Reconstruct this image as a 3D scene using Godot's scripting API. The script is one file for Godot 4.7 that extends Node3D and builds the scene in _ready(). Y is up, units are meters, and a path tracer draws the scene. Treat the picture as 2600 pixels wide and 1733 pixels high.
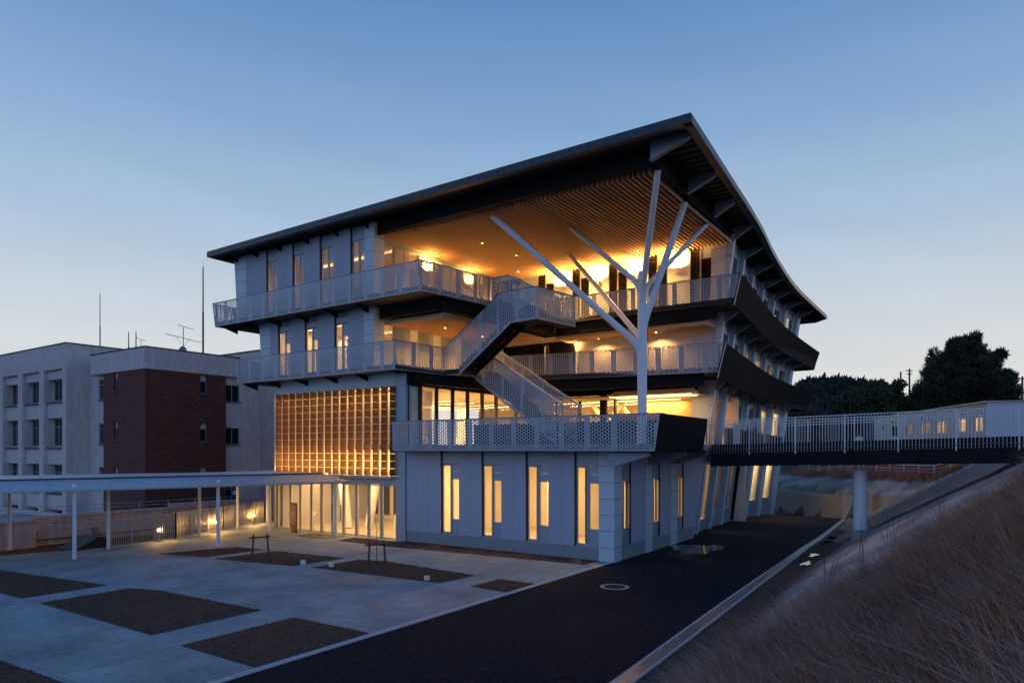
extends Node3D
# World axes: x runs left along the front of the new building, y up, z away along its side; the origin is its ground corner.

var mats := {}
var base_of := {}
var taken := {}
var rng := RandomNumberGenerator.new()
var shared := {}

class Shape:
	var v := PackedVector3Array()
	var n := PackedVector3Array()
	var c := PackedColorArray()

	func tri(a: Vector3, b: Vector3, d: Vector3) -> void:
		var k := (b - a).cross(d - a).normalized()
		v.append_array([a, d, b])
		n.append_array([k, k, k])

	func quad(a: Vector3, b: Vector3, d: Vector3, e: Vector3) -> void:
		tri(a, b, d)
		tri(a, d, e)

	func hexa(p: Array) -> void:  # p0..p3 the bottom seen from above counterclockwise (x right, z down: so reversed is handled by checking), p4..p7 above them
		var mid := Vector3.ZERO
		for q in p:
			mid += q / 8.0
		for f in [[0, 1, 2, 3], [4, 5, 6, 7], [0, 1, 5, 4], [1, 2, 6, 5], [2, 3, 7, 6], [3, 0, 4, 7]]:
			var a: Vector3 = p[f[0]]
			var b: Vector3 = p[f[1]]
			var d: Vector3 = p[f[2]]
			var e: Vector3 = p[f[3]]
			if (b - a).cross(e - a).dot((a + b + d + e) / 4.0 - mid) > 0:
				quad(a, b, d, e)
			else:
				quad(e, d, b, a)

	func box(x0: float, y0: float, z0: float, x1: float, y1: float, z1: float) -> void:
		hexa([Vector3(x0, y0, z0), Vector3(x1, y0, z0), Vector3(x1, y0, z1), Vector3(x0, y0, z1), Vector3(x0, y1, z0), Vector3(x1, y1, z0), Vector3(x1, y1, z1), Vector3(x0, y1, z1)])

	func bar(a: Vector3, b: Vector3, wide: float, high: float, up := Vector3.UP) -> void:
		var d := (b - a).normalized()
		var s := d.cross(up)
		if s.length() < 0.01:
			s = d.cross(Vector3.FORWARD)
		s = s.normalized()
		var t := s.cross(d).normalized()
		s *= wide / 2.0
		t *= high / 2.0
		hexa([a - s - t, a + s - t, a + s + t, a - s + t, b - s - t, b + s - t, b + s + t, b - s + t])

	func slab(poly: PackedVector2Array, y0: float, y1: float) -> void:  # poly in (x, z)
		var ids := Geometry2D.triangulate_polygon(poly)
		for i in range(0, ids.size(), 3):
			var a := poly[ids[i]]
			var b := poly[ids[i + 1]]
			var d := poly[ids[i + 2]]
			if (b - a).cross(d - a) > 0:
				var s := b
				b = d
				d = s
			tri(Vector3(a.x, y1, a.y), Vector3(b.x, y1, b.y), Vector3(d.x, y1, d.y))
			if y0 < y1:
				tri(Vector3(a.x, y0, a.y), Vector3(d.x, y0, d.y), Vector3(b.x, y0, b.y))
		if y0 >= y1:
			return
		var cw := Geometry2D.is_polygon_clockwise(poly)
		for i in poly.size():
			var a := poly[i]
			var b := poly[(i + 1) % poly.size()]
			if cw:
				var s := a
				a = b
				b = s
			quad(Vector3(b.x, y0, b.y), Vector3(a.x, y0, a.y), Vector3(a.x, y1, a.y), Vector3(b.x, y1, b.y))

	func plate(poly: PackedVector2Array, o: Vector3, ax: Vector3, ay: Vector3, off: Vector3) -> void:  # a flat outline in the plane o + x ax + y ay, given the thickness off
		var ids := Geometry2D.triangulate_polygon(poly)
		var p := func(q: Vector2) -> Vector3: return o + ax * q.x + ay * q.y
		var way := ax.cross(ay).dot(off)
		for i in range(0, ids.size(), 3):
			var a := poly[ids[i]]
			var b := poly[ids[i + 1]]
			var d := poly[ids[i + 2]]
			if ((b - a).cross(d - a) > 0) == (way > 0):
				var s := b
				b = d
				d = s
			tri(p.call(a), p.call(b), p.call(d))
			tri(p.call(a) + off, p.call(d) + off, p.call(b) + off)
		var mid := Vector2.ZERO
		for q in poly:
			mid += q / poly.size()
		var flip := Geometry2D.is_polygon_clockwise(poly) == (way > 0)
		for i in poly.size():
			var a: Vector3 = p.call(poly[i])
			var b: Vector3 = p.call(poly[(i + 1) % poly.size()])
			if flip:
				quad(a, b, b + off, a + off)
			else:
				quad(b, a, a + off, b + off)

	func tube(path: Array, radii: Array, sides := 12, caps := true) -> void:
		var rings := []
		var side := Vector3.ZERO
		for i in path.size():
			var d: Vector3 = (path[mini(i + 1, path.size() - 1)] - path[maxi(i - 1, 0)]).normalized()
			if i == 0:
				side = d.cross(Vector3(0.31, 0.17, 0.93)).normalized()
			side = (side - d * side.dot(d)).normalized()
			var t := d.cross(side)
			var ring := []
			for k in sides:
				var a := TAU * k / sides
				ring.append(side * cos(a) + t * sin(a))
			rings.append(ring)
		for i in path.size() - 1:
			for k in sides:
				var j := (k + 1) % sides
				var a: Vector3 = path[i] + rings[i][k] * radii[i]
				var b: Vector3 = path[i] + rings[i][j] * radii[i]
				var d: Vector3 = path[i + 1] + rings[i + 1][j] * radii[i + 1]
				var e: Vector3 = path[i + 1] + rings[i + 1][k] * radii[i + 1]
				v.append_array([a, d, b, a, e, d])
				n.append_array([rings[i][k], rings[i + 1][j], rings[i][j], rings[i][k], rings[i + 1][k], rings[i + 1][j]])
		if caps:
			for end in [0, path.size() - 1]:
				for k in sides:
					var a: Vector3 = path[end] + rings[end][k] * radii[end]
					var b: Vector3 = path[end] + rings[end][(k + 1) % sides] * radii[end]
					if end == 0:
						tri(path[end], b, a)
					else:
						tri(path[end], a, b)

	func ball(o: Vector3, r: Vector3, rows := 8, sides := 12) -> void:
		for i in rows:
			for k in sides:
				var p := []
				for q in [[i, k], [i + 1, k], [i + 1, k + 1], [i, k + 1]]:
					var a: float = PI * q[0] / rows
					var b: float = TAU * q[1] / sides
					p.append(Vector3(sin(a) * cos(b), cos(a), sin(a) * sin(b)))
				for t in [[0, 1, 2], [0, 2, 3]]:
					v.append_array([o + p[t[0]] * r, o + p[t[1]] * r, o + p[t[2]] * r])
					n.append_array([p[t[0]], p[t[1]], p[t[2]]])

	# A sheet pierced by round holes on a triangular lattice, cut to the outline poly in the plane o + x ax + y ay.
	func pierced(poly: PackedVector2Array, o: Vector3, ax: Vector3, ay: Vector3, pitch: float, r: float, margin: float, spacing := 0.0) -> void:
		var lo := Vector2(1e9, 1e9)
		var hi := -lo
		for q in poly:
			lo = lo.min(q)
			hi = hi.max(q)
		var inner: PackedVector2Array = poly
		var got := Geometry2D.offset_polygon(poly, -(r + margin), Geometry2D.JOIN_MITER)
		if got.size():
			inner = got[0]
		var face := ax.cross(ay).normalized()
		var dx := pitch * 0.8660254 if spacing == 0.0 else spacing
		var hexr := dx / 1.5
		var col := int(floor(lo.x / dx)) - 1
		while col * dx < hi.x + pitch:
			var row := int(floor(lo.y / pitch)) - 1
			while row * pitch < hi.y + pitch:
				var m := Vector2((col + 0.5) * dx, (row + (0.5 if col % 2 else 0.0)) * pitch)
				row += 1
				if m.x < lo.x - hexr or m.x > hi.x + hexr or m.y < lo.y - hexr or m.y > hi.y + hexr:
					continue
				var hex := PackedVector2Array()
				var whole := true
				for k in 6:
					var q := m + Vector2(cos(k * PI / 3.0) * hexr, [0.0, 0.5, 0.5, 0.0, -0.5, -0.5][k] * pitch)
					hex.append(q)
					whole = whole and Geometry2D.is_point_in_polygon(q, poly)
				if whole and Geometry2D.is_point_in_polygon(m, inner):
					for k in 6:
						var a := hex[k]
						var b := hex[(k + 1) % 6]
						var i0 := m + (a - m).normalized() * r
						var i1 := m + ((a + b) / 2.0 - m).normalized() * r
						var i2 := m + (b - m).normalized() * r
						for t in [[i0, a, i1], [i1, a, b], [i1, b, i2]]:
							v.append_array([o + ax * t[0].x + ay * t[0].y, o + ax * t[2].x + ay * t[2].y, o + ax * t[1].x + ay * t[1].y])
							n.append_array([face, face, face])
				else:
					for piece in Geometry2D.intersect_polygons(hex, poly):
						var ids := Geometry2D.triangulate_polygon(piece)
						for i in range(0, ids.size(), 3):
							var a := piece[ids[i]]
							var b := piece[ids[i + 1]]
							var d := piece[ids[i + 2]]
							if (b - a).cross(d - a) < 0:
								var s := b
								b = d
								d = s
							v.append_array([o + ax * a.x + ay * a.y, o + ax * d.x + ay * d.y, o + ax * b.x + ay * b.y])
							n.append_array([face, face, face])
			col += 1

	func mesh(from := Vector3.ZERO) -> ArrayMesh:
		var m := ArrayMesh.new()
		if v.is_empty():
			return m
		var a := []
		a.resize(Mesh.ARRAY_MAX)
		var q := PackedVector3Array()
		q.resize(v.size())
		for i in v.size():
			q[i] = v[i] - from
		a[Mesh.ARRAY_VERTEX] = q
		a[Mesh.ARRAY_NORMAL] = n
		if c.size() == v.size():
			a[Mesh.ARRAY_COLOR] = c
		m.add_surface_from_arrays(Mesh.PRIMITIVE_TRIANGLES, a)
		return m


func numbered(called: String) -> String:
	var k: int = taken.get(called, 0)
	taken[called] = k + 1
	return called if k == 0 else "%s_%03d" % [called, k]


func tag(o: Node, label: String, category: String, group := "") -> Node:
	o.set_meta("label", label)
	o.set_meta("category", category)
	if group:
		o.set_meta("group", group)
	return o


func thing(called: String, label: String, category: String, at := Vector3.ZERO, group := "") -> Node3D:
	var o := Node3D.new()
	o.name = numbered(called)
	add_child(o)
	o.position = at
	base_of[o] = at
	tag(o, label, category, group)
	return o


func part(called: String, s: Shape, m: Material, parent: Node) -> MeshInstance3D:
	var o := MeshInstance3D.new()
	o.name = called
	var at: Vector3 = base_of[parent]
	o.mesh = s.mesh(at)
	o.material_override = m
	parent.add_child(o, true)
	base_of[o] = at
	return o


func placed(called: String, m: Mesh, mat: Material, parent: Node, where: Transform3D) -> MeshInstance3D:  # a shared mesh put under a thing; its own sub-parts are given in the mesh's axes
	var o := MeshInstance3D.new()
	o.name = called
	o.mesh = m
	o.material_override = mat
	parent.add_child(o, true)
	where.origin -= base_of[parent]
	o.transform = where
	base_of[o] = Vector3.ZERO
	return o


func empty_part(called: String, parent: Node) -> Node3D:
	var o := Node3D.new()
	o.name = called
	parent.add_child(o, true)
	base_of[o] = base_of[parent]
	return o


func single(called: String, s: Shape, m: Material, at: Vector3, label: String, category: String, group := "") -> MeshInstance3D:
	var o := MeshInstance3D.new()
	o.name = numbered(called)
	o.mesh = s.mesh(at)
	o.material_override = m
	add_child(o)
	o.position = at
	base_of[o] = at
	tag(o, label, category, group)
	return o


func setting(called: String, s: Shape, m: Material, kind := "structure") -> MeshInstance3D:
	var o := MeshInstance3D.new()
	o.name = numbered(called)
	o.mesh = s.mesh()
	o.material_override = m
	add_child(o)
	base_of[o] = Vector3.ZERO
	o.set_meta("kind", kind)
	return o


func copy(o: Node3D, label: String, at: Vector3, group := "") -> Node3D:
	var r: Node3D = o.duplicate()
	r.name = numbered(String(o.name))
	add_child(r)
	r.position = at
	base_of[r] = at
	r.set_meta("label", label)
	if group:
		r.set_meta("group", group)
	return r


func curve(table: Array, x: float) -> float:
	if x <= table[0][0]:
		return table[0][1]
	for i in table.size() - 1:
		if x <= table[i + 1][0]:
			var t: float = (x - table[i][0]) / (table[i + 1][0] - table[i][0])
			return lerpf(table[i][1], table[i + 1][1], t)
	return table[-1][1]


# smooth version through the same points
func smooth_curve(table: Array, x: float) -> float:
	if x <= table[0][0]:
		return table[0][1]
	if x >= table[-1][0]:
		return table[-1][1]
	for i in table.size() - 1:
		if x <= table[i + 1][0]:
			var h: float = table[i + 1][0] - table[i][0]
			var t: float = (x - table[i][0]) / h
			var p0: Array = table[maxi(i - 1, 0)]
			var p3: Array = table[mini(i + 2, table.size() - 1)]
			var m0: float = (table[i + 1][1] - p0[1]) / (table[i + 1][0] - p0[0]) * h
			var m1: float = (p3[1] - table[i][1]) / (p3[0] - table[i][0]) * h
			var t2 := t * t
			var t3 := t2 * t
			return (2 * t3 - 3 * t2 + 1) * table[i][1] + (t3 - 2 * t2 + t) * m0 + (-2 * t3 + 3 * t2) * table[i + 1][1] + (t3 - t2) * m1
	return table[-1][1]


func lin(r: float, g: float, b: float) -> Color:
	return Color(r, g, b).linear_to_srgb()


func noise(freq: float, octaves: int, sd: int, kind := FastNoiseLite.TYPE_SIMPLEX_SMOOTH) -> FastNoiseLite:
	var f := FastNoiseLite.new()
	f.seed = sd
	f.noise_type = kind
	f.frequency = freq
	f.fractal_octaves = octaves
	return f


func noise_texture(f: FastNoiseLite, stops: Array, size := 512) -> NoiseTexture2D:
	var t := NoiseTexture2D.new()
	t.width = size
	t.height = size
	t.seamless = true
	t.noise = f
	if stops.size():
		var g := Gradient.new()
		var offs := PackedFloat32Array()
		var cols := PackedColorArray()
		for s in stops:
			offs.append(s[0])
			cols.append(s[1])
		g.offsets = offs
		g.colors = cols
		t.color_ramp = g
	return t


func plain(called: String, col: Color, rough := 0.7, metal := 0.0) -> StandardMaterial3D:
	var m := StandardMaterial3D.new()
	m.resource_name = called
	m.albedo_color = col
	m.roughness = rough
	m.metallic = metal
	mats[called] = m
	return m


# a surface with its own grain: tone varies by +-amount on a world-mapped noise; scale is repeats per metre
func grained(called: String, col: Color, rough: float, amount: float, scale: Vector3, tex: String, bump := 0.0, metal := 0.0) -> StandardMaterial3D:
	var m := plain(called, Color.WHITE, rough, metal)
	if not shared.has(tex + "%.2f" % amount):
		var lo := 1.0 - 2.0 * amount
		shared[tex + "%.2f" % amount] = noise_texture(shared[tex], [[0.15, Color(lo, lo, lo)], [0.85, Color(1, 1, 1)]])
	m.albedo_color = Color(col.r / (1.0 - amount), col.g / (1.0 - amount), col.b / (1.0 - amount))
	m.albedo_texture = shared[tex + "%.2f" % amount]
	m.uv1_triplanar = true
	m.uv1_world_triplanar = true
	m.uv1_scale = scale
	if bump > 0.0:
		if not shared.has(tex + "_bump"):
			var t := noise_texture(shared[tex], [])
			t.as_normal_map = true
			t.bump_strength = 6.0
			shared[tex + "_bump"] = t
		m.normal_enabled = true
		m.normal_texture = shared[tex + "_bump"]
		m.normal_scale = bump
	return m


func glow(called: String, col: Color, energy: float) -> StandardMaterial3D:
	var m := plain(called, col, 0.5)
	m.emission_enabled = true
	m.emission = col
	m.emission_energy_multiplier = energy
	return m


func area_light(called: String, at: Vector3, look: Vector3, size: Vector2, col: Color, energy: float) -> void:
	var l := AreaLight3D.new()
	l.name = numbered(called)
	l.area_size = size
	l.light_color = col
	l.light_energy = energy
	l.shadow_enabled = true
	l.area_range = 40.0
	l.area_attenuation = 2.0
	add_child(l)
	var up := Vector3.UP if absf(look.y) < 0.9 else Vector3(0, 0, 1)
	l.look_at_from_position(at, at + look, up)


func omni(called: String, at: Vector3, col: Color, energy: float, size := 0.04) -> void:
	var l := OmniLight3D.new()
	l.name = numbered(called)
	l.light_color = col
	l.light_energy = energy
	l.light_size = size
	l.omni_range = 20.0
	l.omni_attenuation = 2.0
	l.shadow_enabled = true
	add_child(l)
	l.position = at


func spot(called: String, at: Vector3, look: Vector3, col: Color, energy: float, angle: float, size := 0.04) -> void:
	var l := SpotLight3D.new()
	l.name = numbered(called)
	l.light_color = col
	l.light_energy = energy
	l.light_size = size
	l.spot_range = 20.0
	l.spot_attenuation = 2.0
	l.spot_angle = angle
	l.spot_angle_attenuation = 0.8
	l.shadow_enabled = true
	add_child(l)
	var up := Vector3.UP if absf(look.y) < 0.9 else Vector3(0, 0, 1)
	l.look_at_from_position(at, at + look, up)


const EYE := Vector3(-12.083, 4.5, -24.831)
const AHEAD := Vector3(0.5661, 0, 0.8243)
const ACROSS := Vector3(-0.8243, 0, 0.5661)
const WARM := Color(1.0, 0.80, 0.50)
const AMBER := Color(1.0, 0.74, 0.40)


func _ready() -> void:
	rng.seed = 20240117
	var cam := Camera3D.new()
	cam.name = "camera"
	cam.keep_aspect = Camera3D.KEEP_HEIGHT
	cam.set_frustum(0.1, Vector2(0, 0.1 * 275.5 / 1733.0), 0.1, 3000.0)
	add_child(cam)
	cam.look_at_from_position(EYE, EYE + AHEAD, Vector3.UP)
	var env := Environment.new()
	env.background_mode = Environment.BG_SKY
	env.sky = Sky.new()
	var pano := PanoramaSkyMaterial.new()
	pano.panorama = ImageTexture.create_from_image(dusk_sky())
	env.sky.sky_material = pano
	env.tonemap_mode = Environment.TONE_MAPPER_LINEAR
	env.tonemap_exposure = 1.0
	env.sdfgi_enabled = true
	env.ssao_enabled = true
	env.ssil_enabled = true
	var we := WorldEnvironment.new()
	we.name = "world_environment"
	we.environment = env
	add_child(we)
	var sun := DirectionalLight3D.new()  # the last light of a sun just gone down behind the hill
	sun.name = "sun"
	sun.light_color = Color(1.0, 0.78, 0.6)
	sun.light_energy = 0.03
	sun.light_angular_distance = 20.0
	sun.shadow_enabled = true
	add_child(sun)
	var to_sun := (AHEAD * 0.8 - ACROSS * -0.75 + Vector3.UP * 0.12).normalized()
	sun.look_at_from_position(Vector3.ZERO, -to_sun, Vector3.UP)

	make_materials()
	ground()
	building_front()
	building_side()
	building_floors()
	building_rooms()
	staircase()
	tree_column()
	footbridge()
	canopy()
	old_buildings()
	hillside_things()
	plaza_things()
	trees()
	dry_grass()


func srgb(r: float, g: float, b: float) -> Vector3:
	var c := Color(r / 255.0, g / 255.0, b / 255.0).srgb_to_linear()
	return Vector3(c.r, c.g, c.b)


func ramp(stops: Array, x: float) -> Vector3:
	if x <= stops[0][0]:
		return stops[0][1]
	for i in stops.size() - 1:
		if x <= stops[i + 1][0]:
			var t: float = (x - stops[i][0]) / (stops[i + 1][0] - stops[i][0])
			t = t * t * (3.0 - 2.0 * t) * 0.35 + t * 0.65
			return stops[i][1].lerp(stops[i + 1][1], t)
	return stops[-1][1]


func dusk_sky() -> Image:
	var w := 1024
	var h := 512
	var im := Image.create(w, h, false, Image.FORMAT_RGBF)
	var west := [[0.0, srgb(238, 226, 208)], [3.0, srgb(232, 228, 219)], [7.0, srgb(217, 221, 223)], [12.0, srgb(196, 207, 218)], [18.0, srgb(168, 192, 218)], [25.0, srgb(131, 168, 208)], [33.0, srgb(98, 142, 193)], [50.0, srgb(52, 100, 162)], [90.0, srgb(18, 56, 120)]]
	var east := [[0.0, srgb(154, 172, 214)], [8.0, srgb(172, 200, 250)], [20.0, srgb(148, 194, 255)], [38.0, srgb(82, 140, 216)], [62.0, srgb(32, 78, 150)], [90.0, srgb(18, 56, 120)]]
	var wisp := noise(1.4, 4, 5)
	for j in h:
		var el := 90.0 - 180.0 * (j + 0.5) / h
		for i in w:
			var a := TAU * (i + 0.5) / w
			var d := Vector3(sin(a) * cos(deg_to_rad(el)), sin(deg_to_rad(el)), -cos(a) * cos(deg_to_rad(el)))
			var phi := atan2(d.dot(ACROSS), d.dot(AHEAD))
			var near := 0.5 + 0.5 * cos(phi - 0.25)
			near = smoothstep(0.05, 0.95, near)
			var e := maxf(el, 0.0)
			var c := ramp(east, e).lerp(ramp(west, e), near)
			if el > 0.0 and el < 60.0:
				var s := wisp.get_noise_3d(d.x * 1.2 + d.y * 2.2, d.y * 9.0 - d.x * 2.0, d.z * 1.2)
				c *= 1.0 + 0.05 * s * smoothstep(0.0, 4.0, el) * (1.0 - smoothstep(18.0, 45.0, el))
			if el < 0.0:
				c = c.lerp(Vector3(0.03, 0.03, 0.032), smoothstep(0.0, 6.0, -el))
			im.set_pixel(i, j, Color(c.x, c.y, c.z))
	return im


func make_materials() -> void:
	shared["cloud"] = noise(0.012, 4, 1)
	shared["fine"] = noise(0.06, 4, 2)
	shared["grit"] = noise(0.25, 3, 3)
	shared["streak"] = noise(0.02, 3, 4)
	grained("pale_panel", lin(0.56, 0.61, 0.63), 0.6, 0.05, Vector3(0.6, 0.25, 0.6), "fine")
	grained("precast", lin(0.43, 0.42, 0.48), 0.8, 0.05, Vector3(1.6, 0.22, 1.6), "fine", 0.25)
	grained("metal_panel", lin(0.34, 0.39, 0.42), 0.45, 0.04, Vector3(0.5, 0.3, 0.5), "fine", 0.0, 0.25)
	grained("fair_concrete", lin(0.30, 0.30, 0.29), 0.85, 0.12, Vector3(0.9, 0.5, 0.9), "fine", 0.3)
	grained("dark_metal", lin(0.010, 0.0095, 0.012), 0.8, 0.15, Vector3(0.4, 0.15, 0.4), "streak").metallic_specular = 0.25
	grained("dark_steel", lin(0.013, 0.011, 0.013), 0.75, 0.15, Vector3(0.4, 0.3, 0.4), "fine").metallic_specular = 0.3
	grained("fascia_metal", lin(0.035, 0.038, 0.046), 0.42, 0.12, Vector3(0.3, 0.3, 0.3), "streak", 0.0, 0.3)
	grained("bracket_steel", lin(0.30, 0.31, 0.34), 0.5, 0.06, Vector3(0.6, 0.6, 0.6), "fine", 0.0, 0.2)
	grained("pierced_metal", lin(0.36, 0.365, 0.385), 0.45, 0.05, Vector3(0.35, 0.35, 0.35), "fine", 0.0, 0.3)
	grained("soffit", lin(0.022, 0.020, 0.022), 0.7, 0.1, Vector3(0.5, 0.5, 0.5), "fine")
	grained("timber", lin(0.52, 0.32, 0.18), 0.6, 0.22, Vector3(5.0, 3.0, 0.35), "fine")
	grained("white_paint", lin(0.72, 0.72, 0.74), 0.45, 0.03, Vector3(0.8, 0.4, 0.8), "fine")
	plain("frame_metal", lin(0.38, 0.37, 0.36), 0.4, 0.4)
	plain("dark_frame", lin(0.045, 0.04, 0.04), 0.45, 0.3)
	plain("cream_frame", lin(0.55, 0.50, 0.42), 0.45, 0.2)
	grained("cream_wall", lin(0.66, 0.60, 0.50), 0.85, 0.04, Vector3(0.5, 0.5, 0.5), "fine")
	grained("room_floor", lin(0.42, 0.37, 0.30), 0.35, 0.12, Vector3(0.8, 0.8, 0.8), "fine")
	grained("room_ceiling", lin(0.55, 0.47, 0.36), 0.8, 0.08, Vector3(4.0, 2.0, 0.3), "fine")
	plain("dark_wall", lin(0.05, 0.05, 0.055), 0.7)
	grained("terracotta", lin(0.15, 0.075, 0.034), 0.75, 0.12, Vector3(1.2, 0.8, 1.2), "fine", 0.3)
	var g := plain("glass", Color(0.82, 0.9, 0.92, 0.06), 0.02)
	g.transparency = BaseMaterial3D.TRANSPARENCY_ALPHA
	var g2 := plain("dark_glass", Color(0.05, 0.06, 0.07, 0.75), 0.03)
	g2.transparency = BaseMaterial3D.TRANSPARENCY_ALPHA
	plain("blind", lin(0.55, 0.5, 0.48), 0.7)
	glow("lamp_warm", Color(1.0, 0.86, 0.62), 1.8)
	glow("lamp_amber", Color(1.0, 0.78, 0.45), 6.0)
	var pl := plain("plaza_concrete", lin(0.37, 0.45, 0.47), 0.75)
	pl.albedo_texture = ImageTexture.create_from_image(broomed_picture())
	pl.uv1_triplanar = true
	pl.uv1_world_triplanar = true
	pl.uv1_scale = Vector3(0.09, 0.09, 0.09)
	grained("kerb_concrete", lin(0.42, 0.43, 0.44), 0.8, 0.08, Vector3(1.2, 1.2, 1.2), "fine")
	grained("asphalt", lin(0.014, 0.016, 0.021), 0.9, 0.22, Vector3(0.5, 0.5, 0.08), "fine", 0.35).metallic_specular = 0.22
	grained("apron_concrete", lin(0.30, 0.29, 0.29), 0.8, 0.2, Vector3(0.3, 0.3, 0.3), "cloud", 0.2)
	grained("bed_turf", lin(0.095, 0.052, 0.032), 1.0, 0.40, Vector3(1.4, 1.4, 1.4), "grit", 1.0)
	grained("old_white", lin(0.60, 0.49, 0.45), 0.9, 0.05, Vector3(0.3, 0.08, 0.3), "cloud")
	grained("old_peach", lin(0.46, 0.37, 0.33), 0.9, 0.07, Vector3(0.3, 0.08, 0.3), "cloud")
	plain("old_coping", lin(0.10, 0.095, 0.09), 0.9)
	grained("sill_stone", lin(0.09, 0.09, 0.10), 0.9, 0.2, Vector3(1, 1, 1), "fine")
	grained("old_brown", lin(0.20, 0.125, 0.085), 0.9, 0.14, Vector3(0.3, 0.08, 0.3), "fine", 0.2)
	grained("urn_stone", lin(0.20, 0.18, 0.16), 0.9, 0.15, Vector3(2, 2, 2), "fine")
	grained("canopy_sheet", lin(0.50, 0.53, 0.55), 0.4, 0.06, Vector3(0.3, 0.3, 0.05), "fine", 0.0, 0.3)
	var og := plain("old_glass", lin(0.02, 0.022, 0.026), 0.04)
	og.metallic_specular = 0.55
	var cu := plain("thin_curtain", lin(0.6, 0.52, 0.44), 0.9)
	cu.backlight_enabled = true
	cu.backlight = Color(0.6, 0.55, 0.48)
	glow("lamp_bright", Color(1.0, 0.80, 0.5), 9.0)
	plain("black_sheet", lin(0.01, 0.01, 0.012), 0.6)
	plain("galvanised", lin(0.48, 0.49, 0.5), 0.35, 0.7)
	plain("antenna_metal", lin(0.05, 0.05, 0.055), 0.5, 0.4)
	plain("sign_red", lin(0.17, 0.018, 0.022), 0.4)
	plain("sign_mark", lin(0.45, 0.25, 0.25), 0.5)
	plain("white_plastic", lin(0.75, 0.76, 0.78), 0.5)
	plain("mark_black", lin(0.02, 0.02, 0.02), 0.6)
	grained("stake_wood", lin(0.10, 0.075, 0.055), 0.9, 0.2, Vector3(4, 0.8, 4), "fine", 0.3)
	plain("twig", lin(0.05, 0.036, 0.03), 0.9)
	plain("bark", lin(0.045, 0.035, 0.028), 0.95)
	var water := plain("puddle_water", lin(0.012, 0.011, 0.012), 0.03)
	water.metallic_specular = 0.6
	grained("prefab_siding", lin(0.58, 0.56, 0.60), 0.6, 0.06, Vector3(0.2, 1.5, 0.2), "fine")
	var b := plain("old_brick", Color.WHITE, 0.9)
	b.albedo_texture = ImageTexture.create_from_image(brick_picture())
	b.uv1_triplanar = true
	b.uv1_world_triplanar = true
	b.uv1_scale = Vector3(0.42, 0.42, 0.42)
	for leaf in [["pine_needles", 0.045, 0.05, 0.026], ["dark_leaves", 0.055, 0.055, 0.028], ["far_leaves", 0.03, 0.028, 0.022], ["brush_leaves", 0.05, 0.03, 0.022]]:
		var m := plain(leaf[0], lin(leaf[1], leaf[2], leaf[3]), 0.9)
		m.vertex_color_use_as_albedo = true
		m.backlight_enabled = true
		m.backlight = Color(0.15, 0.15, 0.1)
	var soil := grained("hill_soil", Color.WHITE, 0.95, 0.25, Vector3(0.9, 0.9, 0.9), "grit", 0.8)
	soil.vertex_color_use_as_albedo = true
	var gr := plain("dry_blades", Color.WHITE, 0.85)
	gr.vertex_color_use_as_albedo = true
	gr.backlight_enabled = true
	gr.backlight = Color(0.25, 0.2, 0.15)


func broomed_picture() -> Image:
	var w := 512
	var broad := noise(0.008, 4, 61).get_seamless_image(w, w)
	var fine := noise(0.03, 4, 62).get_seamless_image(w, w)
	var im := Image.create(w, w, false, Image.FORMAT_RGB8)
	for y in w:
		for x in w:
			var v := 0.80 + 0.26 * (broad.get_pixel(x, y).r - 0.5) + 0.16 * (fine.get_pixel(x, (y * 10) % w).r - 0.5) + 0.10 * (fine.get_pixel((x * 3) % w, (y * 3) % w).r - 0.5)
			im.set_pixel(x, y, Color(v, v, v))
	return im


func brick_picture() -> Image:
	var w := 512
	var im := Image.create(w, w, false, Image.FORMAT_RGB8)
	var r := RandomNumberGenerator.new()
	r.seed = 4
	im.fill(lin(0.045, 0.032, 0.028))
	var rows := 32
	for j in rows:
		var hh := w / rows
		for i in 10:
			var k := r.randf()
			var tone := 0.7 + 0.5 * r.randf()
			var c := Vector3(0.19, 0.045, 0.026).lerp(Vector3(0.11, 0.028, 0.020), k) * tone
			if r.randf() < 0.12:
				c = Vector3(0.16, 0.06, 0.035) * tone
			var x0 := int((i + (0.5 if j % 2 else 0.0)) * w / 10.0)
			for q in [0, -w]:
				im.fill_rect(Rect2i(x0 + 2 + q, j * hh + 2, w / 10 - 3, hh - 3), lin(c.x, c.y, c.z))
	return im


func gy(w: float) -> float:  # the yard falls a little towards the far end
	return -0.0385 * clampf(w - 9.0, 0.0, 28.0)


const DRAIN_L := [[-60.0, -8.5], [-12.9, -6.17], [-4.3, -5.76], [10.1, -5.17], [22.0, -4.2], [34.8, -2.98], [40.0, -2.4]]
const DRAIN_R := [[-60.0, -8.95], [-12.6, -6.56], [-3.1, -6.12], [10.4, -5.47], [22.0, -4.48], [35.1, -3.23], [40.0, -2.65]]
const SIDE := [[0.0, 0.0], [8.0, 0.1], [11.6, 0.7], [15.8, 1.35], [20.0, 1.95], [24.2, 2.4], [28.4, 2.68], [32.6, 2.8], [36.8, 2.75], [42.0, 2.5]]
const EDGE := [[22.9, -60], [22.4, -13.4], [21.3, -9.6], [21.25, -9.2], [21.6, -6.0], [23.3, -2.4], [25.2, 1.7], [26.4, 4.5], [27, 12]]


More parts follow.
